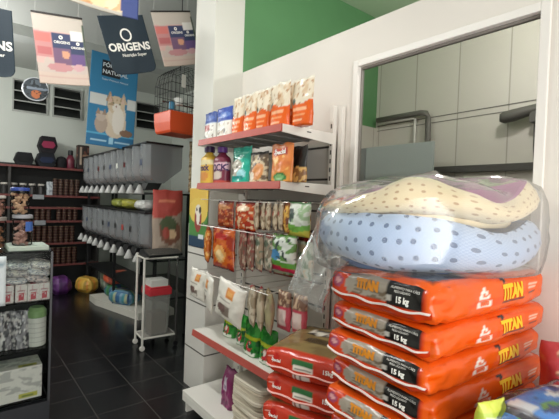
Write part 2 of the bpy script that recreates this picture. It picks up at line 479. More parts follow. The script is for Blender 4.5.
# ---- goods on the top shelf
FX = 1.345
def stand(name, label, cat, yc, w, h, d, z, front, dx=0.0, **k):
    return pouch(name, label, cat, (FX + dx + d / 2, yc, z + 0.002), w, h, d, front, **k)
blue_a = art([('all', '#e9e6df'), ('rect', 0, .62, 1, 1, '#2f4f9a'), ('ell', .5, .78, .35, .08, '#3f66b5'), ('rect', 0, .58, 1, .62, '#b9c3d8'), ('blob', .1, .1, .9, .5, 5, .12, '#8a7f78', 3.1), ('ell', .35, .45, .28, .12, '#a8524f')])
blue_b = art([('all', '#efece4'), ('rect', 0, .55, 1, 1, '#2a4fae'), ('ell', .55, .75, .36, .1, '#5f82cc'), ('ell', .3, .2, .12, .08, '#7d746d'), ('ell', .65, .22, .12, .08, '#6c6762'), ('blob', .1, .05, .9, .5, 6, .25, '#c9b9a8', 1.1)])
stand('treat_pouch', 'blue and white pouch with red patch at the left end of the top shelf', 'pouch', 2.475, 0.16, 0.20, 0.05, 1.897, blue_a, seed=1, group='pouches on the top shelf')
stand('treat_pouch', 'bright blue topped white pouch with two dark spots on the top shelf', 'pouch', 2.29, 0.19, 0.205, 0.05, 1.897, blue_b, seed=2, group='pouches on the top shelf')
def orange_art(sd):
    return art([('all', '#e9dcc6'), ('blob', 0, .5, 1, 1, 5, .15, '#d9bfa0', sd), ('blob', 0, .45, 1, .95, 7, .3, '#b98f6c', sd + 2), ('wave', .47, .04, 7, sd, '#e2652b'),
                ('rect', .18, .30, .82, .36, '#f3b58a'), ('rect', .2, .2, .8, .24, '#f0a56f'), ('rect', .22, .1, .7, .14, '#f5c49c'), ('ell', .2, .52, .10, .06, '#54615a'), ('rect', 0, .93, 1, 1, '#efe6d6')])
OB = [('orange bottomed cream snack bag right of the blue pouch on the top shelf', 2.13, .125, .245, 0.0), ('orange bottomed cream snack bag, second from the blue pouch on the top shelf', 1.99, .15, .245, 0.0),
      ('orange bottomed cream snack bag in the middle of the top shelf', 1.87, .135, .245, .0), ('orange bottomed cream snack bag, second from right end of the top shelf', 1.72, .165, .25, .0),
      ('orange bottomed cream snack bag at the right end of the top shelf', 1.57, .16, .25, .03)]
for i, (lb, y, w_, h_, dx) in enumerate(OB):
    stand('snack_bag', lb, 'bag', y + .0, w_, h_, 0.06, 1.897, orange_art(i * 1.7 + .4), dx=dx, seed=10 + i, group='orange and cream snack bags on the top shelf', m=GLOSSY)
for i, (y, lb) in enumerate(((2.06, 'cream snack bag in the back row, leftmost on top shelf'), (1.75, 'cream snack bag in the back row, rightmost on top shelf'), (1.92, 'cream snack bag in the back row, middle one on top shelf'))):
    stand('snack_bag', lb, 'bag', y, .15, .27, .06, 1.897, orange_art(i * 2.3 + 9), dx=.09, seed=20 + i, group='orange and cream snack bags on the top shelf', m=GLOSSY)

# ---- second shelf
def cap(col, r=0.025, h=0.03):
    def f(root, zz=0.20):
        obj('cap', lathe(BM(), [(r, zz), (r, zz + h), (r * .85, zz + h + .004)], 16), mat('cap_' + col.strip('#'), col, .4), root, smooth=False)
    return f
def bottle(name, label, yc, w_, h_, colf, capcol, text, tcol, dx=0):
    root = thing(name, label, 'bottle', (FX + dx + .035, yc, 1.604), -math.pi / 2)
    n, prof = 24, [(.0, .46), (.01, .5), (.62, .5), (.70, .46), (.76, .30), (.80, .22), (.84, .2)]
    vs, cols, fs = [], [], []
    ZN = 26
    def rad(t):
        for (a, ra), (b, rb) in zip(prof, prof[1:]):
            if a <= t <= b: return ra + (rb - ra) * (t - a) / (b - a)
        return .2
    for j in range(ZN + 1):
        t = .84 * j / ZN
        for i in range(n):
            a = 2 * math.pi * i / n; rr = rad(t) * w_
            ca, sa = math.cos(a), math.sin(a)
            vs.append((rr * math.copysign(abs(ca) ** .8, ca), .55 * rr * math.copysign(abs(sa) ** .8, sa), t * h_)); cols.append(colf(.5 + .5 * math.cos(a), t))
    for j in range(ZN):
        for i in range(n): fs.append((j * n + i, j * n + (i + 1) % n, (j + 1) * n + (i + 1) % n, (j + 1) * n + i))
    fs.append(tuple(range(n))[::-1]); fs.append(tuple(ZN * n + i for i in range(n)))
    me = bpy.data.meshes.new('body'); me.from_pydata(vs, [], fs); set_col(me, cols); me.materials.append(FILM)
    for p in me.polygons: p.use_smooth = True
    link(bpy.data.objects.new('body', me), root)
    obj('cap', lathe(BM(), [(.19 * w_, .84 * h_), (.22 * w_, .845 * h_), (.22 * w_, .985 * h_), (.18 * w_, h_)], 20), mat('cap_' + capcol, capcol, .4), root)
    obj('lettering', text_bm(text, .062, lambda x, y: Vector((x, -.55 * .5 * w_ * max(0, 1 - (x / (.5 * w_)) ** 2) ** .4 - .0025, .42 * h_ + y)), bold=.002, maxedge=.012), tcol, root, recalc=False)
    return root
bottle('shampoo_bottle', 'yellow bottle with purple cap and dark lettering at left end of second shelf', 2.50, .165, .262, art([('all', '#e3b52c'), ('rect', 0, .5, 1, .62, '#f0dfa8'), ('ell', .5, .2, .3, .12, '#d98a2a')]), '#3a2050', 'rock', mat('purple_ink', '#4a2a5a', .4))
bottle('shampoo_bottle', 'maroon and pink bottle with violet cap beside the yellow bottle', 2.325, .155, .245, art([('all', '#7c2340'), ('rect', 0, .36, 1, .56, '#e3b9c6'), ('ell', .55, .22, .3, .12, '#d7c4b8'), ('rect', 0, 0, 1, .07, '#c9402f')]), '#5d2a80', 'ROCK', MATS['purple_ink'])
teal = art([('all', '#2fae97'), ('ell', .35, .42, .33, .24, '#b9b3a4'), ('blob', .05, .25, .7, .7, 5, .1, '#6f675e', 4.2), ('ell', .68, .24, .22, .14, '#9fd9e0'), ('rect', .1, .80, .9, .84, '#8fe0cd'), ('rect', 0, .95, 1, 1, '#62c8b4'), ('ell', .55, .14, .3, .06, '#1f8f8a')])
stand('treat_pouch', 'teal green pouch with grey animal picture on the second shelf', 'pouch', 2.085, .205, .225, .07, 1.602, teal, seed=31, group='pouches on the second shelf', m=GLOSSY)
stand('treat_pouch', 'brown and cream patterned pouch right of the teal pouch', 'pouch', 1.897, .175, .18, .06, 1.602, art([('all', '#6f5a45'), ('blob', 0, 0, 1, 1, 6, .05, '#d8c3a0', 2.2), ('ell', .6, .35, .3, .28, '#d98b45'), ('rect', 0, .9, 1, 1, '#2a2623'), ('ell', .3, .2, .14, .14, '#eadfcf')]), seed=32, group='pouches on the second shelf')
special = art([('all', '#e07a1f'), ('grad', 0, .5, '#e89a2a', '#dd6f1e'), ('ell', .55, .12, .3, .12, '#2f7d3c'), ('ell', .55, .12, .2, .07, '#7fb56c'), ('blob', .1, .3, .9, .7, 5, .15, '#f0b357', 7.7), ('rect', .12, .70, .8, .86, '#c23b22'), ('rect', 0, .96, 1, 1, '#c9671a')])
stand('treat_pouch', 'orange pouch with red name badge and green leaf on second shelf', 'pouch', 1.655, .18, .205, .05, 1.602, special, seed=33, group='pouches on the second shelf', texts=[('Special', .46, .78, .036, WHITEINK, .0012)], dx=-.02)
stand('treat_pouch', 'black topped pouch with amber picture behind the orange pouch', 'pouch', 1.58, .13, .19, .05, 1.602, art([('all', '#1c1917'), ('rect', 0, 0, 1, .42, '#8a5a2b'), ('blob', 0, 0, 1, .45, 7, .1, '#d9a85a', 1.5), ('ell', .3, .4, .1, .05, '#e9d9a5')]), seed=34, group='pouches on the second shelf', dx=.03)
for i, (y, lb) in enumerate(((2.2, 'dark maroon carton at the back of second shelf behind the bottles'), (1.79, 'black carton at the back of second shelf behind the orange pouch'))):
    tag(obj('carton', bx(-.03, -.09, 0, .03, .09, .2), mat('dark_carton_%d' % i, ('#4a1d22', '#262321')[i], .5), loc=(1.52, y, 1.604), bevel=.003), lb, 'carton')

# ---- hanging goods (hang from z, top seal at hook)
def hang(name, label, cat, yc, w_, h_, d, ztop, front, xf, rz=-math.pi / 2, **k):
    if name == 'treat_bag': k['kind'] = k.get('kind', 'pillow')
    return pouch(name, label, cat, (xf + d / 2, yc, ztop - h_), w_, h_, d, front, rz=rz, **k)
def snack(c1, c2, c3, sd, top='#7a1f1a'):
    return art([('all', c1), ('blob', 0, 0, 1, 1, 5, .1, c2, sd), ('blob', 0, .1, 1, .9, 8, .25, c3, sd + 3), ('rect', 0, .92, 1, 1, top), ('rect', 0, 0, 1, .06, top), ('ell', .5, .75, .3, .1, c3)])
G3 = 'bags hanging on the upper hooks'
hang('treat_bag', 'dark red snack bag hanging leftmost on the upper hooks', 'bag', 2.225, .19, .175, .05, 1.495, snack('#8c3a28', '#b5532f', '#c98a5a', 1.0), 1.335, seed=41, group=G3, m=GLOSSY)
hang('treat_bag', 'bright red snack bag hanging second on the upper hooks', 'bag', 1.995, .23, .18, .06, 1.495, snack('#a83524', '#c8582f', '#e8c7a0', 2.3), 1.33, seed=42, group=G3, m=GLOSSY)
for i in range(5):
    hang('treat_bag', 'thin beige snack pack on the upper hooks, %s of five beige ones from the left' % NTH[i], 'bag', 1.87 - i * .055, .085, .165 - .004 * i, .03, 1.495,
         art([('all', '#cbb89c'), ('blob', 0, 0, 1, 1, 6, .12, '#8d7358', i * 1.9), ('rect', 0, .9, 1, 1, '#e0d3bd'), ('rect', 0, 0, .18, 1, '#e6dac6'), ('ell', .55, .6, .22, .1, '#a3402f')]), 1.335 + .006 * (i % 2), rz=-math.pi / 2 + R(-28), seed=50 + i, group=G3)
hang('treat_bag', 'amber yellow snack pack hanging left of the green and white bag on upper hooks', 'bag', 1.605, .07, .16, .04, 1.495, art([('all', '#c8871f'), ('blob', 0, 0, 1, .95, 6, .1, '#7a3b1c', 3.3), ('blob', 0, .1, 1, .9, 5, .2, '#e8b64a', 1.3), ('rect', 0, .92, 1, 1, '#8a4a1c')]), 1.335, rz=-math.pi / 2 + R(-20), seed=56, group=G3)
gw = art([('all', '#dfe4d8'), ('wave', .34, .03, 6, 1, '#6fae3c'), ('wave', .16, .03, 6, 2, '#c9c23a'), ('ell', .25, .62, .18, .2, '#4a5a55'), ('blob', .3, .4, 1, .95, 5, .15, '#a9c79a', 2.8), ('rect', 0, .93, 1, 1, '#3d6b40')])
hang('treat_bag', 'pale green and white snack bag with yellow base, last on the upper hooks', 'bag', 1.515, .165, .175, .05, 1.50, gw, 1.335, seed=57, group=G3)
G4 = 'bags hanging on the middle hooks'
hang('treat_bag', 'slim orange snack bag hanging leftmost on the middle hooks', 'bag', 2.43, .14, .245, .05, 1.315, snack('#b9622c', '#d98a3f', '#e9b872', 3.1, '#8a3a1c'), 1.325, rz=-math.pi / 2 + R(-25), seed=61, group=G4, m=GLOSSY)
hang('treat_bag', 'large orange snack bag with pale oval picture on the middle hooks', 'bag', 2.225, .26, .265, .07, 1.315, art([('all', '#c9632c'), ('blob', 0, 0, 1, 1, 5, .1, '#a3341f', 2.1), ('ell', .5, .38, .28, .22, '#e8a860'), ('ell', .52, .35, .18, .14, '#f0cf9a'), ('rect', .2, .72, .8, .88, '#b5241c'), ('rect', 0, 0, 1, .07, '#7d2018')]), 1.32, seed=62, group=G4, m=GLOSSY)
for i, (y, c1, c2, lb) in enumerate(((1.995, '#6e4f3f', '#b59a86', 'brown and grey snack pack right of the large orange bag on middle hooks'), (1.915, '#7d5a4a', '#c7b49c', 'narrow brown snack pack, second after the large orange bag on middle hooks'),
                                     (1.83, '#a28a72', '#e0d5c2', 'mottled beige snack pack left of the green and white bag on middle hooks'), (1.745, '#8b7a68', '#d5c9b6', 'beige and grey snack pack touching the green and white bag on middle hooks'))):
    hang('treat_bag', lb, 'bag', y, .115, .235 - .01 * i, .04, 1.317, snack(c1, c2, '#8a3b33' if i < 2 else '#5d6a58', 5 + i), 1.33, rz=-math.pi / 2 + R(-20), seed=63 + i, group=G4)
hang('treat_bag', 'white and green snack bag with red base hanging on the middle hooks', 'bag', 1.62, .205, .195, .06, 1.325, art([('all', '#e2e6de'), ('blob', 0, .3, 1, 1, 4, .1, '#6f9a55', 8.2), ('ell', .3, .45, .24, .14, '#4f88b5'), ('wave', .3, .03, 5, 1, '#5d9a3c'), ('wave', .14, .03, 6, 0, '#c0284a'), ('blob', 0, .35, 1, .9, 7, .3, '#3f4a45', 2.2), ('rect', 0, .93, 1, 1, '#56823f')]), 1.325, seed=68, group=G4, m=GLOSSY)
for i, (y, c1, c2, z_, lb) in enumerate(((2.11, '#9c4530', '#c9733f', 1.495, 'rust red snack bag between the two red bags on upper hooks'), (1.92, '#7d4a35', '#b98a62', 1.495, 'brown red snack bag between the bright red bag and beige packs'),
                                         (1.545, '#b5862c', '#7d4a22', 1.497, 'dark amber snack pack behind the green and white bag on upper hooks'), (2.36, '#a85a2c', '#d98f4a', 1.313, 'rust orange snack bag between the two orange bags on middle hooks'),
                                         (2.065, '#8a4030', '#c28a60', 1.313, 'dark red snack pack tucked behind the large orange bag on middle hooks'), (1.68, '#b9c2a8', '#6a8a55', 1.318, 'pale green snack pack tucked behind the white and green bag'),
                                         (1.51, '#c9cfc0', '#5d7a50', 1.32, 'grey green snack pack at right end of the middle hooks'))):
    hang('treat_bag', lb, 'bag', y, .15, .165 if z_ > 1.4 else .225, .045, z_, snack(c1, c2, '#d9c3a5', 11 + i * 1.3), 1.385, rz=-math.pi / 2 + R((-12, 10, -8, 14, -10, 8, -12)[i]), seed=100 + i, m=GLOSSY)
G5 = 'bags hanging on the lower hooks'
def white_art(sd):
    return art([('all', '#e8e2d6'), ('rect', .42, .64, .72, .86, '#e08a32'), ('rect', .48, .70, .66, .80, '#f0b060'), ('blob', .1, .12, .6, .42, 5, 0, '#8d7f74', sd), ('ell', .32, .3, .16, .12, '#7a5f58'), ('rect', .15, .52, .6, .54, '#a9a097'), ('rect', .55, .18, .9, .2, '#b5aca2'), ('rect', .55, .26, .9, .28, '#b5aca2'), ('rect', 0, .95, 1, 1, '#f4f0e8')])
hang('treat_bag', 'white bag with orange square hanging leftmost on the lower hooks', 'bag', 2.49, .205, .205, .05, 1.01, white_art(1.2), 1.29, rz=-math.pi / 2 + R(4), lean=R(6), seed=71, group=G5)
hang('treat_bag', 'white bag with orange square, middle one of three on the lower hooks', 'bag', 2.31, .19, .225, .05, 1.01, white_art(3.2), 1.275, rz=-math.pi / 2 + R(-16), lean=R(9), seed=72, group=G5)
hang('treat_bag', 'largest white bag with orange square, front of the lower hooks', 'bag', 2.03, .26, .235, .06, 1.012, white_art(5.4), 1.245, rz=-math.pi / 2 + R(6), lean=R(12), seed=73, group=G5)
for i, (y, rz_, lb) in enumerate(((1.845, -30, 'beige snack bag seen edge on right of the largest white bag'), (1.765, -34, 'second beige snack bag edge on from the largest white bag'), (1.69, -30, 'olive beige snack bag left of the pink tubes on lower hooks'))):
    hang('treat_bag', lb, 'bag', y, .16, .215, .05, 1.015, art([('all', ('#cdbfa8', '#c2b298', '#a59a74')[i]), ('blob', 0, 0, 1, 1, 5, .15, '#9c8a70', i + 2.2), ('rect', 0, .9, .5, 1, '#a3302f' if i < 2 else '#8d7a50'), ('rect', .4, .6, .75, .8, '#b5a58c')]), 1.30, rz=-math.pi / 2 + R(rz_), seed=75 + i, group=G5)
for i, (y, lb) in enumerate(((1.60, 'pink and white snack tube pack hanging left of its twin on lower hooks'), (1.50, 'pink and white snack tube pack hanging furthest right on lower hooks'))):
    hang('treat_bag', lb, 'bag', y, .105, .205, .05, 1.03, art([('all', '#d8b5ac'), ('rect', 0, .62, 1, 1, '#7d5a48'), ('blob', 0, .6, 1, 1, 6, .1, '#c9ab8c', i * 2.0), ('rect', .15, .15, .85, .55, '#e6cfc8'), ('rect', 0, .55, 1, .63, '#c22f4a'), ('rect', 0, 0, 1, .14, '#c42a45'), ('rect', 0, .1, .15, .6, '#cc4a60'), ('rect', .85, .1, 1, .6, '#cc4a60')]), 1.33 + .02 * i, seed=80 + i, group=G5)

# ---- lower shelf: green packs
def green_art(sd):
    return art([('all', '#2f8a35'), ('blob', 0, .5, 1, 1, 4, .1, '#46ad42', sd), ('rect', 0, .5, 1, .6, '#c3cf3c'), ('ell', .55, .28, .2, .16, '#c43a44'), ('ell', .52, .32, .1, .08, '#e9d9d0'), ('rect', .1, .02, .9, .12, '#dfe2d6'), ('blob', 0, .1, 1, .5, 6, .2, '#1d5f2c', sd + 1)])
for i, (y, w_, lb) in enumerate(((2.25, .13, 'green pack standing leftmost on the lower shelf'), (2.08, .11, 'narrow green pack, second from left on the lower shelf'), (1.905, .15, 'green pack with yellow band, third from left on the lower shelf'), (1.75, .155, 'green pack with yellow band standing rightmost on lower shelf'))):
    stand('treat_pouch', lb, 'pouch', y, w_, .185 + .01 * (i > 1), .07, .59, green_art(i * 1.3), seed=90 + i, group='green packs on the lower shelf', m=GLOSSY, dx=(.06, .05, 0, 0)[i])
# ---- base deck
r_ = stand('treat_pouch', 'magenta pack with pale label standing at back of the base shelf', 'pouch', 2.18, .14, .245, .09, .155, art([('all', '#8f2a66'), ('rect', .3, .45, .62, .8, '#cfc4cf'), ('rect', .36, .5, .56, .6, '#8a6f8f'), ('blob', 0, 0, 1, .4, 4, .2, '#6d1f50', 2)]), kind='block', seed=95, dx=.03)
M_paper = [mat('folded_paper_%d' % i, c, .7, var=.06, scale=12) for i, c in enumerate(('#c9bda9', '#b9ac98', '#d2c8b6'))]
NP = 12
for k in range(NP):
    bm = BM(); n = 16; wy, wx = .16, .15
    z0 = .157 + k * .0245; a0 = rng.uniform(-.06, .06)
    ring = []
    for i in range(28):
        a = 2 * math.pi * i / 28; e = .35
        ring.append((math.copysign(abs(math.cos(a)) ** e, math.cos(a)) * wx, math.copysign(abs(math.sin(a)) ** e, math.sin(a)) * wy))
    rows = []
    for q, (s, zz) in enumerate(((.955, 0), (1, .005), (.985, .011), (1.0, .017), (.96, .0225))):
        rows.append([bm.verts.new((p[0] * s, p[1] * s, zz + .006 * noise.noise(Vector((p[0] * 9, p[1] * 9, k * .3))))) for p in ring])
    for A, B in zip(rows, rows[1:]):
        for i in range(28): bm.faces.new((A[i], A[(i + 1) % 28], B[(i + 1) % 28], B[i]))
    bm.faces.new(rows[0][::-1]); bm.faces.new(rows[-1])
    o = obj('paper_bundle', bm, M_paper[k % 3], loc=(1.46 + rng.uniform(-.006, .006), 1.875 + rng.uniform(-.006, .006), z0), rot=(0, 0, a0))
    tag(o, 'folded beige paper bundle, %s in the stack on the rack base' % ORD[NP - 1 - k], 'paper', 'paper bundles on the rack base')

# ================================================================ sacks
def rbox(v, size, r):
    p = Vector((v[0] * size[0], v[1] * size[1], v[2] * size[2]))
    q = Vector([max(-(s - r), min(s - r, c)) for c, s in zip(p, size)])
    d = p - q
    m_ = max(abs(d.x), abs(d.y), abs(d.z))
    if m_ > 1e-9 and d.length > 1e-9: d = d.normalized() * m_
    return q + d
def sack_fn(a, b, c, r, seed, bulge=.012, wr=.006, pinch=.25):
    """half sizes a,b,c -> deform cube point"""
    def S(v):
        x, y, z = v
        p = rbox(v, (a, b, c), r)
        k = 1 - pinch * (abs(x) ** 6) * .5 - pinch * (abs(y) ** 6) * .35
        p.z *= k
        p.x += bulge * x * (1 - y * y) * (1 - z * z); p.y += bulge * y * (1 - x * x) * (1 - z * z)
        p.z += bulge * .5 * z * (1 - (x * y) ** 2)
        n1 = noise.noise(Vector((p.x * 9 + seed, p.y * 9, p.z * 14))); n2 = noise.noise(Vector((p.x * 26, p.y * 26 + seed, p.z * 30)))
        nn = Vector((x ** 3, y ** 3, z ** 3)); nn = nn.normalized() if nn.length > 0 else nn
        near = max(0, 1 - ((x + 1) ** 2 + (y + 1) ** 2) * 6)      # crumpled front corner
        return p + nn * (n1 * wr + n2 * wr * .5 + n2 * wr * 1.6 * near)
    return S
def sack_mesh(name, S, colf, n=(30, 22, 10)):
    """colf(face, s, t): face in nx,px,ny,py,nz,pz"""
    vs, cols, fs = [], [], []
    def face(fid, nu, nv, P):
        base = len(vs)
        for j in range(nv + 1):
            for i in range(nu + 1):
                s, t = i / nu, j / nv
                vs.append(S(P(2 * s - 1, 2 * t - 1))); cols.append(colf(fid, s, t))
        for j in range(nv):
            for i in range(nu):
                k = base + j * (nu + 1) + i; fs.append((k, k + 1, k + nu + 2, k + nu + 1))
    nx, ny, nz = n
    face('nx', ny * 2, nz * 2, lambda u, v: (-1, -u, v)); face('px', ny, nz, lambda u, v: (1, u, v))
    face('ny', nx * 2, nz * 2, lambda u, v: (u, -1, v)); face('py', nx, nz, lambda u, v: (-u, 1, v))
    face('pz', nx, ny, lambda u, v: (u, v, 1)); face('nz', nx, ny, lambda u, v: (u, -v, -1))
    me = bpy.data.meshes.new(name); me.from_pydata(vs, [], fs); set_col(me, cols)
    bm = BM(); bm.from_mesh(me); bmesh.ops.recalc_face_normals(bm, faces=bm.faces); bm.to_mesh(me); bm.free()
    for p in me.polygons: p.use_smooth = True
    return me
ORANGE, REDD = '#e8622a', '#cf4324'
A_end = art([('all', REDD), ('ell', .11, .62, .055, .2, '#a04a66'), ('ell', .11, .64, .03, .1, '#d9a0a0'), ('rect', .25, .36, .63, 1, '#a79c8e'), ('blob', .25, .36, .63, .62, 16, .1, '#7a6a58', 2.0), ('ell', .25, .6, .05, .26, '#a79c8e'),
             ('rect', .63, .32, .93, 1, '#1b1816'), ('rect', .635, .42, .67, .58, '#cfc9c2'), ('rect', .94, 0, 1, 1, ORANGE), ('rect', .87, 0, 1, .3, REDD)])
A_side = art([('all', ORANGE), ('blob', 0, 0, 1, 1, 3, .3, '#e4531b', 1.0), ('tri', .37, .48, .05, .30, '#f2e6dc'), ('tri', .37, .52, .02, .14, ORANGE), ('rect', .315, .30, .425, .43, '#f2ddd0'), ('ell', .535, .84, .018, .07, '#2a1a14'), ('ell', .52, .93, .007, .04, '#2a1a14'), ('ell', .535, .96, .007, .04, '#2a1a14'), ('ell', .55, .93, .007, .04, '#2a1a14'),
              ('rect', .52, .27, .74, .31, '#3a2018'), ('rect', .79, .62, .89, .66, '#f6cdb4'), ('rect', .80, .52, .88, .55, '#f6cdb4'), ('rect', .80, .36, .87, .42, '#6b2a18')])
A_top = art([('all', ORANGE), ('rect', .05, .1, .95, .9, '#a79c8e'), ('rect', .52, .07, .95, .8, '#efe9e2'), ('rect', .05, .05, .3, .95, '#1b1816')])
def bag_col(f, s, t):
    if f == 'nx': return A_end(s, t)
    if f == 'ny': return A_side(s, t)
    if f == 'pz': return A_top(s, t)
    return C(ORANGE)
ha, hb, hc = .352, .205, .0475
def make_orange(seed):
    S = sack_fn(ha, hb, hc, .026, seed, .010, .006)
    me = sack_mesh('sack_body', S, bag_col); me.materials.append(GLOSSY)
    root = thing('pet_food_sack', '', 'sack')
    link(bpy.data.objects.new('sack_body', me), root)
    def onx(cs, ct): return lambda x, y: S((-1, 1 - 2 * (cs + x / (2 * hb)), 2 * (ct + y / (2 * hc)) - 1)) + Vector((-.002, 0, 0))
    def ony(cs, ct): return lambda x, y: S((2 * (cs + x / (2 * ha)) - 1, -1, 2 * (ct + y / (2 * hc)) - 1)) + Vector((0, -.002, 0))
    obj('weight_lettering', text_bm('15 kg', .020, onx(.765, .50), bold=.001, maxedge=.01), WHITEINK, root, recalc=False)
    obj('small_lettering', text_bm('ALIMENTO PARA CÃES', .0095, onx(.78, .80), maxedge=.01), WHITEINK, root, recalc=False)
    obj('small_lettering', text_bm('PESO LÍQUIDO', .008, onx(.76, .70), maxedge=.01), WHITEINK, root, recalc=False)
    obj('name_lettering', text_bm('TITAN', .031, onx(.44, .68), bold=.003, maxedge=.01), mat('amber_ink', '#d9891f', .4, var=.2, scale=60), root, recalc=False)
    obj('name_lettering', text_bm('TITAN', .050, ony(.615, .54), bold=.003, maxedge=.01), YELLOWINK, root, recalc=False)
    obj('side_lettering', merge(text_bm('SANTO', .014, ony(.37, .365), bold=.001, maxedge=.01)), mat('orange_ink', ORANGE, .4), root, recalc=False)
    onz = lambda x, y: S((2 * (.70 + x / (2 * ha)) - 1, 2 * (.30 + y / (2 * hb)) - 1, 1)) + Vector((0, 0, .002))
    obj('top_lettering', text_bm('TITAN', .10, onz, bold=.004, maxedge=.015), BLACKINK, root, recalc=False)
    # stitched white seam along the folded end
    bm = BM(); prev = None
    for i in range(41):
        y = .97 - 1.94 * i / 40
        zc = -.42 + .05 * math.sin(i * .5 + seed)
        p = S((-1, y, zc)); q = p + Vector((-.006, 0, -.002)); d_ = Vector((0, 0, .0012))
        cur = [bm.verts.new(v) for v in (p + d_, q + d_, q - d_, p - d_)]
        if prev:
            for k in range(4): bm.faces.new((prev[k], prev[(k + 1) % 4], cur[(k + 1) % 4], cur[k]))
        prev = cur
    obj('seam', bm, mat('white_seam', '#eadfd8', .5), root)
    return root
GO = 'orange pet food sacks in the tall stack'
protos = [make_orange(s) for s in (1.3, 5.7)]
NB = 7; zb = .574
used = [False, False]
for k in range(NB):
    lvl = NB - 1 - k
    p = protos[k % 2]
    loc = (1.375 + (-.006, .008, -.004, .01, -.008, .004, 0)[k] + .0 * (lvl > 3), .750 + (.004, -.006, .006, -.003, .004, 0, .003)[k], zb + .051 + k * .098)
    rz = R(-3.8 + (.7, -.6, .5, -.8, .6, -.3, .4)[k])
    lb = ('orange pet food sack under the pet beds, topmost of the tall stack' if lvl == 0 else 'orange pet food sack, %s in the tall stack' % ORD[lvl])
    if lvl == 0:
        q_ = dup(p, (loc[0], loc[1], loc[2] + .012), rz, lb, GO); q_.scale = (1, 1, 1.28)
    elif not used[k % 2]:
        p.location = loc; p.rotation_euler = (0, 0, rz); p['label'] = lb; p['group'] = GO; used[k % 2] = True
    else: dup(p, loc, rz, lb, GO)

# red sacks, turned towards the door, in front of the rack
wa, wb, wc = .185, .20, .056      # local: front face -y
R_front = art([('all', '#c23f2c'), ('rect', .38, .60, .66, .80, '#2f6a3a'), ('rect', .40, .42, .66, .60, '#e7e2d6'), ('rect', .43, .48, .63, .54, '#8a8a80'), ('rect', .06, .66, .2, .72, '#f0b8ae'), ('rect', .4, .03, .62, .27, '#d9cfc6'), ('rect', .43, .03, .45, .27, '#8d2a22'), ('rect', .50, .03, .52, .27, '#6d5550'), ('rect', .57, .03, .58, .27, '#6d5550'), ('ell', .17, .75, .05, .12, '#b5241c')])
R_top = art([('all', '#c23f2c'), ('rect', .04, .06, .94, 1, '#7d6a45'), ('blob', .04, .06, .94, 1, 5, .15, '#8f7c52', 2.2), ('rect', .25, .62, .85, .82, '#e6ded0'), ('blob', .25, .62, .85, .82, 12, .05, '#2b2018', 4.0), ('rect', .3, .40, .8, .52, '#4a3a24')])
def red_col(f, s, t):
    if f == 'ny': return R_front(s, t)
    if f == 'pz': return R_top(s, t)
    return C('#c23f2c')
def make_red(seed):
    S = sack_fn(wa, wb, wc, .024, seed, .012, .006)
    me = sack_mesh('sack_body', S, red_col, (24, 20, 10)); me.materials.append(GLOSSY)
    root = thing('pet_food_sack', '', 'sack')
    link(bpy.data.objects.new('sack_body', me), root)
    def ony(cs, ct): return lambda x, y: S((2 * (cs + x / (2 * wa)) - 1, -1, 2 * (ct + y / (2 * wc)) - 1)) + Vector((0, -.002, 0))
    obj('name_lettering', text_bm('Special', .019, ony(.17, .60), bold=.0006, maxedge=.01), WHITEINK, root, recalc=False)
    obj('weight_lettering', text_bm('15kg', .024, ony(.83, .62), bold=.001, maxedge=.01), WHITEINK, root, recalc=False)
    bm = BM(); prev = None
    for i in range(41):
        x = -.97 + 1.94 * i / 40; zc = -.28 + .06 * math.sin(i * .4 + seed)
        p = S((x, -1, zc)); q = p + Vector((0, -.007, -.002)); d_ = Vector((0, 0, .0011))
        cur = [bm.verts.new(v) for v in (p + d_, q + d_, q - d_, p - d_)]
        if prev:
            for k in range(4): bm.faces.new((prev[k], prev[(k + 1) % 4], cur[(k + 1) % 4], cur[k]))
        prev = cur
    obj('seam', bm, mat('pink_seam', '#e8b9b0', .5), root)
    return root
GR = 'red pet food sacks in the low stack'
rp = make_red(3.3)
NR = 5; zr = .268
struct('trim_7', bx(1.15, 1.12, 0, 1.49, 1.44, zr - .001), M_wall)
for k in range(NR):
    lvl = NR - 1 - k
    lb = 'red pet food sack with olive top, topmost of the low stack beside the rack' if lvl == 0 else 'red pet food sack, %s in the low stack beside the rack' % ORD[lvl]
    loc = (1.322 + (-.01, .01, -.006, .008, 0)[k], 1.283 + (.006, -.008, .004, -.004, 0)[k], zr + .057 + k * .120)
    rz = -math.pi / 2 + R(20 + (2, -2, 1, -1.5, 0)[k])
    if k == 0: rp.location = loc; rp.rotation_euler = (0, 0, rz); rp['label'] = lb; rp['group'] = GR
    else: dup(rp, loc, rz, lb, GR)

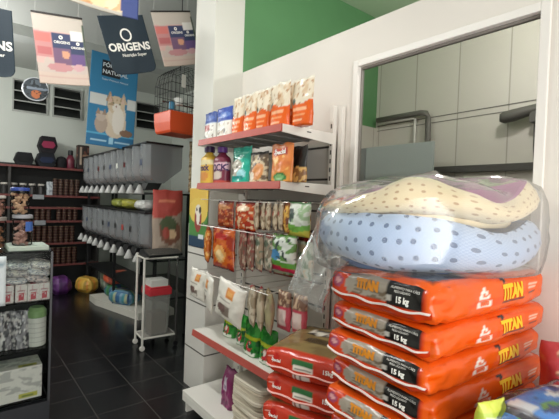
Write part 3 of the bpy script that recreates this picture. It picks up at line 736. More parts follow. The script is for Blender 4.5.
# ================================================================ pet beds
def fabric(name, base, dot, scale, thr, weave, wcol=None):
    m = bpy.data.materials.new(name); m.use_nodes = True; nt = m.node_tree; b = nt.nodes['Principled BSDF']
    tc = nt.nodes.new('ShaderNodeTexCoord'); at = nt.nodes.new('ShaderNodeAttribute'); at.attribute_name = 'cloth'
    vo = nt.nodes.new('ShaderNodeTexVoronoi'); vo.inputs['Scale'].default_value = scale; vo.inputs['Randomness'].default_value = .35
    nt.links.new(at.outputs['Vector'], vo.inputs['Vector']); vo.voronoi_dimensions = '2D'
    lt = nt.nodes.new('ShaderNodeMath'); lt.operation = 'LESS_THAN'; lt.inputs[1].default_value = thr
    nt.links.new(vo.outputs['Distance'], lt.inputs[0])
    ck = nt.nodes.new('ShaderNodeTexChecker'); ck.inputs['Scale'].default_value = weave
    ck.inputs['Color1'].default_value = C(base); ck.inputs['Color2'].default_value = C(wcol or base)
    nt.links.new(at.outputs['Vector'], ck.inputs['Vector'])
    mx = nt.nodes.new('ShaderNodeMix'); mx.data_type = 'RGBA'; mx.inputs[7].default_value = C(dot)
    nt.links.new(ck.outputs['Color'], mx.inputs[6]); nt.links.new(lt.outputs[0], mx.inputs[0])
    nt.links.new(mx.outputs[2], b.inputs['Base Color']); b.inputs['Roughness'].default_value = .85
    b.inputs['Sheen Weight'].default_value = .3
    n2 = nt.nodes.new('ShaderNodeTexNoise'); n2.inputs['Scale'].default_value = 25
    nt.links.new(tc.outputs['Object'], n2.inputs['Vector'])
    bp = nt.nodes.new('ShaderNodeBump'); bp.inputs['Strength'].default_value = .25; bp.inputs['Distance'].default_value = .01
    nt.links.new(n2.outputs['Fac'], bp.inputs['Height']); nt.links.new(bp.outputs['Normal'], b.inputs['Normal'])
    return m
F_blue = fabric('blue_spotted_fabric', '#a9c0e2', '#667a9c', 20, .18, 160, '#b9cdea')
F_cream = fabric('cream_speckled_fabric', '#efdcb2', '#c9a880', 24, .17, 160, '#f3e3bf')
F_pink = mat('pink_plush', '#c77aae', .9, var=.1, bump=.3)
F_blue2 = mat('plain_blue_fabric', '#5f86c4', .9, var=.05)
BC = (1.355, .795); BYAW = -.42
def sup(th, a, b, e=.78):
    c_, s_ = math.cos(th), math.sin(th)
    return Vector((a * math.copysign(abs(c_) ** e, c_), b * math.copysign(abs(s_) ** e, s_), 0))
def bed(name, label, z, a, b, hfn, wall, zfn, outer, inner, cushion, base_mat):
    root = thing(name, label, 'pet bed', (BC[0], BC[1], z), BYAW)
    n = 96; bm = BM(); bi = BM()
    prof_o = [(0.085, 0.0), (.045, .05), (.018, .14), (-.004, .3), (-.012, .5), (-.004, .75), (.015, .92), (.5 * wall, 1.0)]
    prof_i = [(.5 * wall, 1.0), (wall - .012, .93), (wall, .75), (wall, .45), (wall - .006, .2), (wall + .01, .12)]
    def ringat(bmx, inset, t, arc):
        out = []; lay = bmx.verts.layers.float_vector.get('cloth') or bmx.verts.layers.float_vector.new('cloth')
        for i in range(n):
            th = math.pi / 2 + 2 * math.pi * i / n
            p = sup(th, a, b); d = p.normalized()
            hh = hfn(th)
            nz = noise.noise(Vector((math.cos(th) * 3, math.sin(th) * 3, t * 2.0 + z * 5)))
            q = p - d * (inset - nz * .009)
            v = bmx.verts.new((q.x, q.y, zfn(th) + t * hh + nz * .008 * t)); v[lay] = Vector((i / n * 2.1, arc, 0)); out.append(v)
        return out
    for bmx, pr in ((bm, prof_o), (bi, prof_i)):
        rows = []; arc = 0; last = pr[0]
        bmx.verts.layers.float_vector.new('cloth')
        for q in pr:
            arc += math.hypot(q[0] - last[0], (q[1] - last[1]) * .19); last = q
            rows.append(ringat(bmx, q[0], q[1], arc))
        for A, B in zip(rows, rows[1:]):
            for i in range(n): bmx.faces.new((A[i], A[(i + 1) % n], B[(i + 1) % n], B[i]))
    obj('bolster', bm, outer, root, smooth=True); o = obj('lining', bi, inner, root, smooth=True)
    bm = BM(); rows = []
    for s, dz in ((1, -.0), (.8, .022), (.5, .034), (.2, .038)):
        rows.append([bm.verts.new((p.x * s, p.y * s, zfn(0) * 0 + .025 + dz)) for p in (sup(2 * math.pi * i / n, a - wall * .9, b - wall * .9) for i in range(n))])
    for A, B in zip(rows, rows[1:]):
        for i in range(n): bm.faces.new((A[i], A[(i + 1) % n], B[(i + 1) % n], B[i]))
    bm.faces.new(rows[-1]); obj('cushion', bm, cushion, root, smooth=True)
    bm = BM()
    rows = [[bm.verts.new((p.x * s, p.y * s, zz)) for p in (sup(2 * math.pi * i / n, a, b) for i in range(n))] for s, zz in ((.74, .0), (.78, .012), (.80, .03), (.78, .04))]
    for A, B in zip(rows, rows[1:]):
        for i in range(n): bm.faces.new((A[i], A[(i + 1) % n], B[(i + 1) % n], B[i]))
    bm.faces.new(rows[0][::-1]); bm.faces.new(rows[-1]); obj('base_pad', bm, base_mat, root, smooth=True)
    return root
def gauss(th, c, wd):
    d = (th - c + math.pi) % (2 * math.pi) - math.pi
    return math.exp(-(d / wd) ** 2)
DIP = R(-72)
ZT = zb + NB * .098 + .020
F_cream2 = mat('plain_cream_fabric', '#e9d7b0', .9, var=.05)
BA, BB = .392, .232
bed('pet_bed', 'blue spotted oval pet bed in a plastic bag, lying on the orange sacks', ZT, BA, BB, lambda th: .192 - .055 * gauss(th, DIP, .42) - .03 * gauss(th, R(180), .6) - .085 * gauss(th, R(-8), .55), .07, lambda th: .004 + .03 * gauss(th, R(180), .6) + .07 * gauss(th, R(-8), .55), F_blue, F_blue2, F_blue2, F_blue2)
bed('pet_bed', 'cream speckled pet bed with pink lining, nested on the blue spotted bed', ZT + .155, BA - .012, BB - .01, lambda th: .108 - .034 * gauss(th, DIP, .36) - .055 * gauss(th, R(180), .9) + .022 * gauss(th, R(-118), .4) - .05 * gauss(th, R(105), .7) + .022 * gauss(th, R(-15), .5), .06, lambda th: .044 - .032 * gauss(th, DIP, .42) - .02 * gauss(th, R(180), .8), F_cream, F_pink, F_pink, F_cream2)

# clear plastic bag around the beds, its open mouth trailing to the left
PL = glassy('clear_plastic_film', '#fbfbfb', .35, .12, '#f0eeec', .06)
bm = BM(); n = 72; rows = []
for t, s in ((0, .97), (.0, 1.02), (.15, 1.05), (.35, 1.055), (.55, 1.05), (.75, 1.03), (.92, .98), (1.0, .85), (1.04, .6), (1.02, .3)):
    row = []
    for i in range(n):
        th = 2 * math.pi * i / n
        p = sup(th, BA + .012, BB + .012, .78); p.rotate(Matrix.Rotation(BYAW, 3, 'Z'))
        nz = noise.noise(Vector((math.cos(th) * 5, math.sin(th) * 5, t * 7))) + .6 * noise.noise(Vector((math.cos(th) * 14, math.sin(th) * 14, t * 12)))
        dip = gauss(th, DIP, .3)
        k = s + .03 * nz * (1 if t < .9 else .4) + .10 * gauss(th, R(-5), .25) * (.4 + .6 * t)
        zz = ZT + .004 + t * (.322 - .05 * dip - .08 * gauss(th, R(180), .8)) + (.012 * nz if t > .05 else 0)
        row.append(bm.verts.new((min(1.722, BC[0] + p.x * k), BC[1] + p.y * k, zz)))
    rows.append(row)
for A, B in zip(rows, rows[1:]):
    for i in range(n): bm.faces.new((A[i], A[(i + 1) % n], B[(i + 1) % n], B[i]))
bm.faces.new(rows[-1])
root = thing('plastic_bag', 'clear crinkled plastic bag wrapped round the two pet beds, mouth trailing left', 'plastic bag', (0, 0, 0))
obj('bag_body', bm, PL, root, smooth=True)
# trailing mouth: an open sleeve that droops past the far corner of the stack
bm = BM(); rows = []
NL = 22; NW = 40
P0 = (Vector((1.13, 1.01, ZT + .255)), Vector((1.07, .90, ZT + .04)))        # where the sleeve leaves the beds
P1 = (Vector((.965, 1.12, ZT - .10)), Vector((1.0, .975, ZT - .165)))      # its loose end
for j in range(NL + 1):
    q = j / NL; row = []
    a0 = P0[0].lerp(P1[0], q); b0 = P0[1].lerp(P1[1], q)
    bulge_ = Vector((-.01, .02, .015)) * math.sin(math.pi * q)
    mid = (a0 + b0) / 2 + bulge_; half = (a0 - b0) / 2
    th_ = .03 * (1 - q) + .012
    side = Vector((-.75, -.1, -.4)).normalized()
    for i in range(NW):
        a = 2 * math.pi * i / NW
        nz = noise.noise(Vector((q * 5, math.cos(a) * 4, math.sin(a) * 4))) + .6 * noise.noise(Vector((q * 13, math.cos(a) * 11, math.sin(a) * 9)))
        row.append(bm.verts.new(mid + half * math.cos(a) + side * (math.sin(a) * th_ + nz * .012) + Vector((0, nz * .008, nz * .01))))
    rows.append(row)
for A, B in zip(rows, rows[1:]):
    for i in range(NW): bm.faces.new((A[i], A[(i + 1) % NW], B[(i + 1) % NW], B[i]))
obj('bag_mouth', bm, PL, root, smooth=True)

# ================================================================ goods at the lower right corner
S = sack_fn(.155, .10, .065, .055, 8.1, .02, .008)
ball = art([('all', '#3f86d6'), ('blob', 0, 0, 1, 1, 3, .12, '#6fae4f', 1.4), ('blob', 0, 0, 1, 1, 4, .25, '#e6ebef', 5.2), ('blob', 0, 0, 1, 1, 5, .33, '#2c4f8f', 7.2), ('rect', 0, .0, .10, 1, '#4a4650')])
me = sack_mesh('sack_body', S, lambda f, s, t: ball(s, t), (26, 20, 14)); me.materials.append(FILM)
r_ = thing('wrapped_package', 'blue, green and white printed package in clear film, bottom right corner', 'package', (1.205, .325, .945), R(-12))
link(bpy.data.objects.new('sack_body', me), r_)
S2 = sack_fn(.166, .11, .075, .065, 2.2, .02, .013)
me = sack_mesh('clear_wrap', S2, lambda f, s, t: (1, 1, 1, 1), (24, 20, 10)); me.materials.append(glassy('clear_wrap_film', '#ffffff', .12, .12, '#f0f0f0', .015))
link(bpy.data.objects.new('clear_wrap', me), r_)
pouch('snack_box', 'lime green pack standing between orange stack and the blue package', 'pack', (1.06, .43, .877), .085, .14, .04, art([('all', '#b9cf3a'), ('rect', .1, .1, .6, .75, '#e3e8cc'), ('blob', .1, .1, .6, .7, 6, .1, '#4a4a42', 2), ('rect', 0, .85, 1, 1, '#d5e04a')]), kind='block', seed=3, rz=R(-20))
paw = art([('all', '#b8242c')] + sum([[('ell', x, y, .10, .055, '#e0b48c'), ('ell', x - .03, y - .01, .05, .03, '#8a5a3c')] for x, y in ((.25, .62), (.7, .78), (.3, .35), (.72, .48), (.3, .88), (.65, .2), (.2, .1))], []))
pouch('pet_food_sack', 'dark red upright bag with paw prints between orange stack and right wall', 'bag', (1.50, .36, .877), .20, .215, .11, paw, kind='block', seed=4, rz=R(-62))

# ================================================================ far room seen through the window
r_ = thing('partition_panel', 'pale grey standing panel seen through the window below the pipes', 'panel', (3.1, 2.2, 0))
obj('board', bx(-.02, -.40, .04, .01, .30, 2.05), mat('pale_grey_panel', '#a3abab', .4, var=.03), r_, bevel=.004)
obj('edge_post', bx(-.03, .30, 0, .02, .37, 2.045), mat('mid_grey_panel', '#7f8383', .4), r_)
obj('foot', bx(-.15, -.40, 0, .15, -.34, .04), MATS['mid_grey_panel'], r_)
bm = tube(BM(), [(3.36, 2.60, 2.37), (3.36, 2.10, 2.375), (3.36, 2.05, 2.365), (3.36, 2.025, 2.32), (3.36, 2.02, 2.11), (3.36, 2.02, 1.9)], .026, 10)
tag(obj('drain_pipe', bm, mat('dark_grey_pipe', '#6b6763', .5), smooth=True), 'thick dark grey pipe along the far wall, bending down behind the panel', 'pipe')
bm = tube(BM(), [(3.38, 2.60, 2.335), (3.38, 2.20, 2.34), (3.38, 2.175, 2.33), (3.38, 2.17, 2.10), (3.38, 2.17, 1.9)], .013, 8)
tag(obj('water_pipe', bm, mat('white_pipe', '#d6d3cc', .4), smooth=True), 'thin white pipe just below the thick dark pipe on far wall', 'pipe')
r_ = thing('wall_blower', 'dark grey nozzle with hanging cable mounted on the far wall', 'blower', (3.42, 1.13, 2.23))
obj('nozzle', tube(BM(), [(-.11, .25, -.012), (-.10, .22, -.012), (-.10, .15, -.002), (-.08, .03, .025), (-.07, -.10, .045), (-.06, -.3, .07)], [.03, .046, .047, .038, .036, .034], 14), mat('dark_grey_plastic', '#5b5854', .5), r_, smooth=True)
obj('bracket', bx(-.11, -.06, -.07, 0, .04, .03), MATS['dark_grey_plastic'], r_)
obj('cable', tube(BM(), [(-.06, .02, -.06), (-.055, .02, -.25), (-.05, .0, -.5), (-.045, .0, -.8)], .006, 6), MATS['dark_grey_plastic'], r_)

# ================================================================ poster on pillar
pil = art([('all', '#4c8a3f'), ('rect', 0, .62, 1, 1, '#e0b63a'), ('ell', .5, .62, .5, .22, '#e3c04a'), ('rect', 0, 0, 1, .18, '#1d3f5c'), ('ell', .5, .46, .2, .2, '#9a3a2c'), ('ell', .5, .62, .16, .1, '#e6ddd0'), ('ell', .42, .64, .04, .03, '#2a2220'), ('ell', .6, .63, .06, .06, '#3a2c26'), ('ell', .5, .5, .09, .12, '#efe6da'), ('rect', .55, .16, .8, .22, '#dfe6ea')])
def sheet(name, w_, h_, th, front, fn=None, ns=40, nt=56, outline=None):
    """thin two sided printed sheet, front to local -y, bottom at z=0"""
    vs, cols, fs = [], [], []
    for side in (0, 1):
        for j in range(nt + 1):
            for i in range(ns + 1):
                s, t = i / ns, j / nt
                x, z = (s - .5) * w_, t * h_
                if outline: x, z = outline(s, t, w_, h_)
                y = fn(s, t) if fn else 0
                vs.append((x, y + th * (side - .5), z)); cols.append(front(s, t))
    n1 = (ns + 1) * (nt + 1)
    I = lambda k, i, j: k * n1 + j * (ns + 1) + i
    for j in range(nt):
        for i in range(ns):
            fs.append((I(0, i, j), I(0, i + 1, j), I(0, i + 1, j + 1), I(0, i, j + 1))); fs.append((I(1, i, j), I(1, i, j + 1), I(1, i + 1, j + 1), I(1, i + 1, j)))
        fs.append((I(0, 0, j), I(0, 0, j + 1), I(1, 0, j + 1), I(1, 0, j))); fs.append((I(0, ns, j), I(1, ns, j), I(1, ns, j + 1), I(0, ns, j + 1)))
    for i in range(ns):
        fs.append((I(0, i, 0), I(1, i, 0), I(1, i + 1, 0), I(0, i + 1, 0))); fs.append((I(0, i, nt), I(0, i + 1, nt), I(1, i + 1, nt), I(1, i, nt)))
    me = bpy.data.meshes.new(name); me.from_pydata(vs, [], fs); set_col(me, cols); me.materials.append(MATTE)
    for p in me.polygons: p.use_smooth = True
    return me
o = bpy.data.objects.new('poster', sheet('poster', .30, .46, .003, pil)); COL.objects.link(o)
o.location = (1.469, 2.81, 1.12); o.rotation_euler = (0, 0, -math.pi / 2)
tag(o, 'yellow and green poster with a spotted dog on the pillar side', 'poster')

# ================================================================ hanging banners
NAVY = '#152a38'
def rounded(s, t, w_, h_):
    x = (s - .5) * w_; z = t * h_; r = .16 * w_
    if z < r:
        k = math.sqrt(max(0, 1 - ((r - z) / r) ** 2)); lim = w_ / 2 - r + r * k
        x = (s - .5) * 2 * lim
    return x, z
def cords(root, w_, h_, zw):
    bm = BM()
    inv = Matrix.LocRotScale(root.location, root.rotation_euler.to_quaternion(), None).inverted()
    for sx in (-.42, .42):
        a = Vector((sx * w_, 0, h_)); wpt = inv.inverted() @ a
        tube(bm, [a, inv @ Vector((wpt.x, wpt.y, CEIL))], .0012, 5)
    obj('cord', bm, mat('thin_cord', '#b9bab6', .6), root)
def banner(label, loc, rot, w_, h_, front, texts=(), outline=None, rod=True, name='banner', group='hanging shop banners', curl=.02, ring=None):
    root = thing(name, label, 'banner', loc, rot=rot, group=group)
    fn = lambda s, t: curl * math.sin(s * 3.1) * (1 - t)
    o = bpy.data.objects.new('panel', sheet('panel', w_, h_, .003, front, fn, outline=outline)); link(o, root)
    if texts:
        for body, x, z, sz, bold in texts:
            obj('emblem' if body == 'o' else 'lettering', text_bm(body, sz, lambda px, py: Vector((x + px, fn((x + px) / w_ + .5, (z + py) / h_) - .004, z + py)), bold=bold, maxedge=.03), WHITEINK, root, recalc=False)
        if ring:
            bm = BM(); x, z, r1, r2 = ring; n = 28
            A = []
            for k in range(n):
                a = 2 * math.pi * k / n
                A.append([bm.verts.new((x + rr * math.cos(a) * (.93), fn(x / w_ + .5, z / h_) - .005, z + rr * math.sin(a))) for rr in (r1, r2)])
            for k in range(n): bm.faces.new((A[k][0], A[k][1], A[(k + 1) % n][1], A[(k + 1) % n][0]))
            obj('emblem', bm, WHITEINK, root, recalc=False)
    if rod: obj('rod', bx(-w_ / 2, -.006, h_ - .008, w_ / 2, .006, h_ + .004), mat('dark_rod', '#2a2624', .5), root)
    cords(root, w_, h_, CEIL)
    return root
navy = art([('all', NAVY)])
OT = [('ORIGENS', .005, .205, .082, .0028), ('Nutrição Super', .03, .145, .032, .0005)]
banner('navy banner reading ORIGENS, tilted, hanging in front of the blue poster', (1.13, 3.3, 2.50), (0, R(-18.5), 0), .365, .445, navy, OT, rounded, ring=(.0, .298, .05, .037), rod=False)
banner('navy banner cut off by the left edge of the view', (.125, 3.3, 2.262), (0, R(-4), 0), .37, .45, navy, OT, rounded, ring=(.0, .298, .05, .037), rod=False)
prod = art([('all', '#c9b8ae'), ('rect', 0, .72, 1, 1, '#cbc0b4'), ('blob', 0, .3, 1, .75, 4, -.1, '#d9b0a8', 2.0), ('rect', .0, .38, .36, .74, '#c98a88'), ('rect', .02, .60, .3, .72, '#d7746c'), ('rect', .05, .42, .3, .52, '#c0686a'), ('rect', .34, .52, .70, .74, '#3b4468'), ('rect', .34, .30, .70, .52, '#7a5a78'), ('ell', .58, .44, .08, .06, '#d79a78'),
            ('rect', .70, .46, .97, .66, '#353f63'), ('rect', .70, .30, .97, .46, '#6a4f86'), ('rect', .72, .66, .95, .80, '#f0ebe4'), ('ell', .45, .25, .26, .06, '#c48a8c'), ('ell', .82, .26, .12, .05, '#cfa0a4'), ('rect', 0, .0, 1, .17, '#cfb9ab'), ('rect', 0, .10, 1, .115, '#c9a79c'), ('rect', .97, .3, 1, .9, '#5f6a5c')])
PT = [('ORIGENS', .01, .305, .028, .0006), ('ORIGENS', .115, .275, .024, .0006)]
def prodb(label, loc, rot, w_=.345, h_=.53):
    r_ = banner(label, loc, rot, w_, h_, prod, [('ORIGENS', .01 * w_ / .345, .61 * h_, .026, .0006), ('ORIGENS', .116 * w_ / .345, .55 * h_, .022, .0006), ('o', .005, .69 * h_, .05, .002), ('o', .115, .62 * h_, .042, .002)])
    return r_
prodb('pale pink banner picturing pet food bags, hanging left of the navy banner', (.617, 3.3, 2.30), (0, R(-8), 0), .332, .49)
prodb('pale pink banner picturing pet food bags, hanging beside the pillar', (1.54, 3.3, 2.665), (0, R(-18), 0), .37, .445)
top = art([('all', '#d9a878'), ('rect', .75, 0, 1, 1, '#2f3f7a'), ('rect', 0, 0, .36, 1, '#c98f5c'), ('ell', .58, .35, .17, .3, '#e8cfa8'), ('rect', .36, 0, .40, 1, '#b57a48'), ('blob', 0, 0, .75, .6, 5, .1, '#e6c79a', 3), ('rect', 0, 0, .75, .05, '#b9b2a6')])
banner('orange and blue banner cut off by the top edge of the view', (.685, 2.6, 2.62), (0, R(0), R(-4)), .40, .50, top, rod=False)

# blue cat poster
cat = art([('all', '#1f7fae'), ('rect', .0, .12, 1, .145, '#4fb0d8'), ('rect', 0, 0, 1, .12, '#1b74a5'), ('rect', .03, .44, 1, .56, '#d9dcd8'), ('rect', .36, .42, .80, .60, '#1f7fae'), ('ell', .57, .26, .24, .16, '#dccbb2'), ('ell', .60, .36, .19, .14, '#e2d6c2'), ('ell', .57, .47, .19, .10, '#d8c3a4'), ('tri', .43, .50, .085, .115, '#b59472'), ('tri', .44, .50, .045, .08, '#d9b5a0'), ('tri', .72, .50, .085, .115, '#cdb594'), ('tri', .71, .50, .045, .08, '#dcc0ac'), ('ell', .63, .30, .13, .15, '#efe8dc'), ('ell', .58, .44, .09, .045, '#eee6da'), ('ell', .50, .485, .022, .012, '#5a6a4a'), ('ell', .65, .485, .022, .012, '#5a6a4a'), ('ell', .575, .455, .018, .010, '#a5786c'), ('blob', .40, .46, .76, .58, 14, .25, '#b59a78', 3), ('ell', .28, .24, .13, .10, '#b9a594'), ('ell', .27, .32, .10, .055, '#c9b8a8'), ('tri', .21, .34, .05, .07, '#a58c78'), ('tri', .34, .34, .05, .07, '#a58c78'), ('ell', .82, .17, .14, .04, '#8a6a54'),
           ('rect', .22, .76, .62, .93, '#10161b'), ('rect', .08, .05, .42, .065, '#a9d2e6'), ('rect', .58, .05, .92, .065, '#a9d2e6'), ('rect', .46, .03, .56, .10, '#9fd3ea')])
pr = thing('poster', 'tall blue hanging poster with a pale cat, behind the navy banner', 'poster', (1.365, 4.8, 2.05), rot=(0, R(2.2), 0))
o = bpy.data.objects.new('panel', sheet('panel', .52, 1.04, .004, cat, ns=64, nt=110)); link(o, pr)
mk = lambda cx, cz: (lambda x, y: Vector((cx + x, -.004, cz + y)))
PB = mat('pale_blue_ink', '#d5dfe4', .4)
for tx, sz, zz, bo in (('FÓRMULA', .062, .915, .0015), ('NATURAL', .062, .84, .0015), ('Super Premium Natural', .03, .755, 0)):
    obj('lettering', text_bm(tx, sz, mk(-.135, zz), bold=bo, align='LEFT'), PB, pr, recalc=False)
cords(pr, .52, 1.04, CEIL)

# round sign
rs = thing('round_sign', 'round silver rimmed hanging sign in front of the louvred window', 'sign', (.765, 5.9, 2.80), R(-8))
vs = art([('all', '#3a4148'), ('rect', 0, .46, 1, .58, '#7c8794'), ('ell', .52, .25, .26, .18, '#b5622f'), ('ell', .5, .8, .3, .14, '#59626b'), ('blob', 0, .1, 1, .9, 6, .22, '#23282c', 4)])
def disc(s, t, w_, h_):
    x, z = (s - .5) * 2, (t - .5) * 2
    l = max(abs(x), abs(z)); d = math.hypot(x, z); k = l / d if d > 0 else 0
    return x * k * w_ / 2, z * k * w_ / 2
o = bpy.data.objects.new('face', sheet('face', .27, .27, .02, vs, outline=disc, ns=40, nt=40)); link(o, rs)
obj('rim', tube(BM(), [(.14 * math.cos(2 * math.pi * k / 40), 0, .14 * math.sin(2 * math.pi * k / 40)) for k in range(40)], .011, 8, True), mat('silver_rim', '#c9ccd0', .3, .7), rs, smooth=True)
obj('cord', tube(BM(), [(0, 0, .15), (0, 0, CEIL - 2.80)], .002, 5), MATS['thin_cord'], rs)

# bird cage
cg = thing('bird_cage', 'wire bird cage with orange tray hanging behind the pillar', 'cage', (1.69, 3.7, 2.11), R(6))
cw, cd = .18, .15
bm = BM(); rows = []
for s, z in ((.88, 0), (.95, .02), (1.0, .10), (1.02, .19), (1.0, .2), (.96, .19), (.92, .03)):
    rows.append([bm.verts.new((x * s, y * s, z)) for x, y in ((-cw, -cd), (cw, -cd), (cw, cd), (-cw, cd))])
for A, B in zip(rows, rows[1:]):
    for i in range(4): bm.faces.new((A[i], A[(i + 1) % 4], B[(i + 1) % 4], B[i]))
bm.faces.new(rows[0][::-1]); bm.faces.new(rows[-1])
o = obj('tray', bm, mat('orange_plastic', '#e2562c', .4), cg); o['label'] = 'orange plastic tray'
bm = BM()
def arch(y): return [(-cw, y, .19), (-cw, y, .45), (-cw * .85, y, .56), (-cw * .4, y, .63), (cw * .4, y, .63), (cw * .85, y, .56), (cw, y, .45), (cw, y, .19)]
for k in range(7): tube(bm, arch(-cd + 2 * cd * k / 6), .0022, 5)
for k in range(9):
    x = -cw + 2 * cw * k / 8; zt = .45 + .18 * (1 - abs(x / cw) ** 2.2)
    tube(bm, [(x, -cd, .19), (x, -cd, zt), (x, cd, zt), (x, cd, .19)], .0022, 5)
for z in (.28, .37, .46): tube(bm, [(-cw, -cd, z), (cw, -cd, z), (cw, cd, z), (-cw, cd, z)], .003, 5, True)
obj('wire_body', bm, mat('black_wire', '#2b2a29', .4), cg)
obj('perch', tube(BM(), [(-cw, 0, .30), (cw, 0, .30)], .008, 8), mat('dark_wood_perch', '#4a2c22', .6), cg)
obj('bright_spot_cup', lathe(BM(), [(.035, 0), (.05, .06), (.046, .06)], 14, (-.06, -.098, .27)), mat('bright_spot_white', '#f4f4f0', .3), cg)  # white cup added to stand in for a bright highlight
obj('water_bottle', lathe(BM(), [(.02, 0), (.026, .01), (.026, .07), (.01, .08)], 12, (-.15, -.12, .21)), mat('blue_bottle', '#4d8fb5', .3), cg)
obj('price_tag', bx(-.075, -.158, .43, -.03, -.155, .55), WHITEINK, cg)
obj('hook', tube(BM(), [(0, 0, .63), (0, 0, .69), (0, 0, CEIL - 2.11)], .004, 6), MATS['black_wire'], cg)

# ================================================================ bulk dispensers
M_bin = mat('clear_grey_plastic', '#94979a', .22, var=.05, alpha=.6)
M_dark = mat('black_plastic', '#17181a', .45)
M_scoop = mat('white_scoop_plastic', '#b5b5b3', .4)
GD = ['upper row of bulk food bins', 'lower row of bulk food bins']
dr = thing('bin_rack', 'black steel rack carrying two rows of bulk food bins', 'rack', (1.5, 5.4, 0))
for zz in (1.545, .835):
    obj('shelf', bx(.10, -1.36, zz - .02, .52, 1.40, zz), M_dark, dr)
obj('shelf', bx(.12, -1.36, .40, .51, 1.40, .42), M_dark, dr)
for yy in (-1.36, 0, 1.37):
    for xx in (.12, .48): obj('post', bx(xx, yy, 0, xx + .03, yy + .03, 1.545), M_dark, dr)
def make_bin(h):
    root = thing('food_bin', '', 'food bin')
    wy = .128; ns, nt = 16, 16; bm = BM(); rows = []
    for j in range(nt + 1):
        t = j / nt
        back = .40 if t > .4 else .20 + .20 * (t / .4)
        front = .0 if t > .22 else .07 * (1 - t / .22) ** 1.5
        row = []
        for i in range(ns + 1):
            y = -wy + 2 * wy * i / ns
            bul = .055 * (1 - abs(y / wy) ** 2.4)
            row.append(bm.verts.new((front + .055 - bul, y, t * h)))
        row.append(bm.verts.new((back, wy, t * h))); row.append(bm.verts.new((back, -wy, t * h)))
        rows.append(row)
    N = ns + 3
    for A, B in zip(rows, rows[1:]):
        for i in range(N): bm.faces.new((A[i], A[(i + 1) % N], B[(i + 1) % N], B[i]))
    bm.faces.new(rows[0][::-1]); bm.faces.new(rows[-1])
    obj('bin_body', bm, M_bin, root, smooth=False)
    obj('lid', bx(.0, -wy - .004, h, .41, wy + .004, h + .022), M_dark, root, bevel=.005)
    ch = rng.uniform(.25, .6)
    obj('contents', bx(.07, -wy + .01, .03, .24, wy - .01, h * ch), mat('kibble_%d' % rng.randint(0, 2), rng.choice(['#6b4436', '#7d5a48', '#5a4a40']), .8, var=.3, scale=60), root)
    obj('outlet', prism(BM(), [(.02, -.075), (.16, -.075), (.20, .0), (.05, .0)], .16, 'y', -.08), M_dark, root)
    bm = BM()
    lathe(bm, [(.047, -.10), (.05, -.088), (.012, -.005), (.004, .0)], 16, (-.01, 0, -.02))
    o = obj('scoop', bm, M_scoop, root, smooth=True); o['label'] = 'white cone scoop'
    return root
tags_col = ['#33415f', '#2b2b2b', '#b5423a', '#d9d9d2']
for r2, (h, zc) in enumerate(((.40, 1.645), (.385, .935))):
    # two prototypes per row, copied along it
    pb = [make_bin(h) for _ in range(2)]
    for k in range(10):
        y = 4.17 + .267 * k
        lb = 'grey food bin with white scoop, %s from the near end of %s row' % (NTH[k] if k else 'nearest', ('upper', 'lower')[r2])
        if k == 0: lb = 'grey bulk food bin at the near end of the %s row' % ('upper', 'lower')[r2]
        if k < 2: b_ = pb[k]; b_.location = (1.5, y, zc); b_['label'] = lb; b_['group'] = GD[r2]
        else: b_ = dup(pb[k % 2], (1.5, y, zc), None, lb, GD[r2])
        if (k + r2) % 3 != 1:
            obj('label_card', bx(-.004, -.03, .18 * h / .4, -.001, .03, .18 * h / .4 + .06), mat('card_%d' % (k % 4), tags_col[k % 4], .5), b_)
for i, (y, c, lb, s_) in enumerate(((4.75, '#a8a43a', 'yellow green pack lying on the lower bins beside the white one', .15), (5.15, '#8f963c', 'olive green pack lying furthest back on the lower bins', .15), (4.33, '#d8d8d4', 'white pack lying on the nearest lower bin', .13))):
    Sx = sack_fn(.12, s_, .045, .03, i * 2.2, .02, .01)
    me = sack_mesh('snack_pack', Sx, (lambda cc: (lambda f, s, t: tuple(a * (1 + .4 * noise.noise(Vector((s * 6, t * 6, 1)))) for a in C(cc)[:3]) + (1,)))(c), (10, 10, 6)); me.materials.append(FILM)
    o = bpy.data.objects.new('snack_pack', me); COL.objects.link(o); o.location = (1.66, y, 1.358 + .045 + .004)
    tag(o, lb, 'pack')
food = art([('all', '#a59282'), ('rect', 0, .66, 1, 1, '#b0372a'), ('ell', .3, .66, .6, .1, '#b0372a'), ('ell', .55, .34, .36, .2, '#7a4a34'), ('ell', .5, .46, .28, .12, '#4f5a3a'), ('ell', .62, .30, .12, .08, '#d9b58c'), ('ell', .42, .32, .12, .09, '#a8402f'), ('blob', .1, .05, .9, .2, 6, .1, '#8a7768', 2), ('rect', .15, .80, .7, .84, '#d9805a')])
pouch('pet_food_sack', 'red topped food sack with a bowl picture standing on the trolley', 'sack', (1.72, 3.945, .918), .31, .66, .10, food, kind='block', seed=14, rz=R(-8), tilt=R(-4), m=MATTE)

tp = thing('snack_strip', 'hanging strip of tan snack packs between the upper bins and the pillar', 'snack strip', (1.93, 3.80, 1.56), R(-10))
for k in range(4):
    me, S_ = pouch_mesh('snack_pack', .13, .135, .04, snack('#a58a62', '#7d6244', '#c9b48c', k * 1.7, '#8a6f4a'), None, 'pillow', k + 3, 10, 12); me.materials.append(FILM)
    link(bpy.data.objects.new('snack_pack', me), tp).location = (0, 0, k * .13)
obj('hanging_strap', tube(BM(), [(0, .02, .0), (0, .02, CEIL - 1.55)], .003, 5), MATS['thin_cord'], tp)

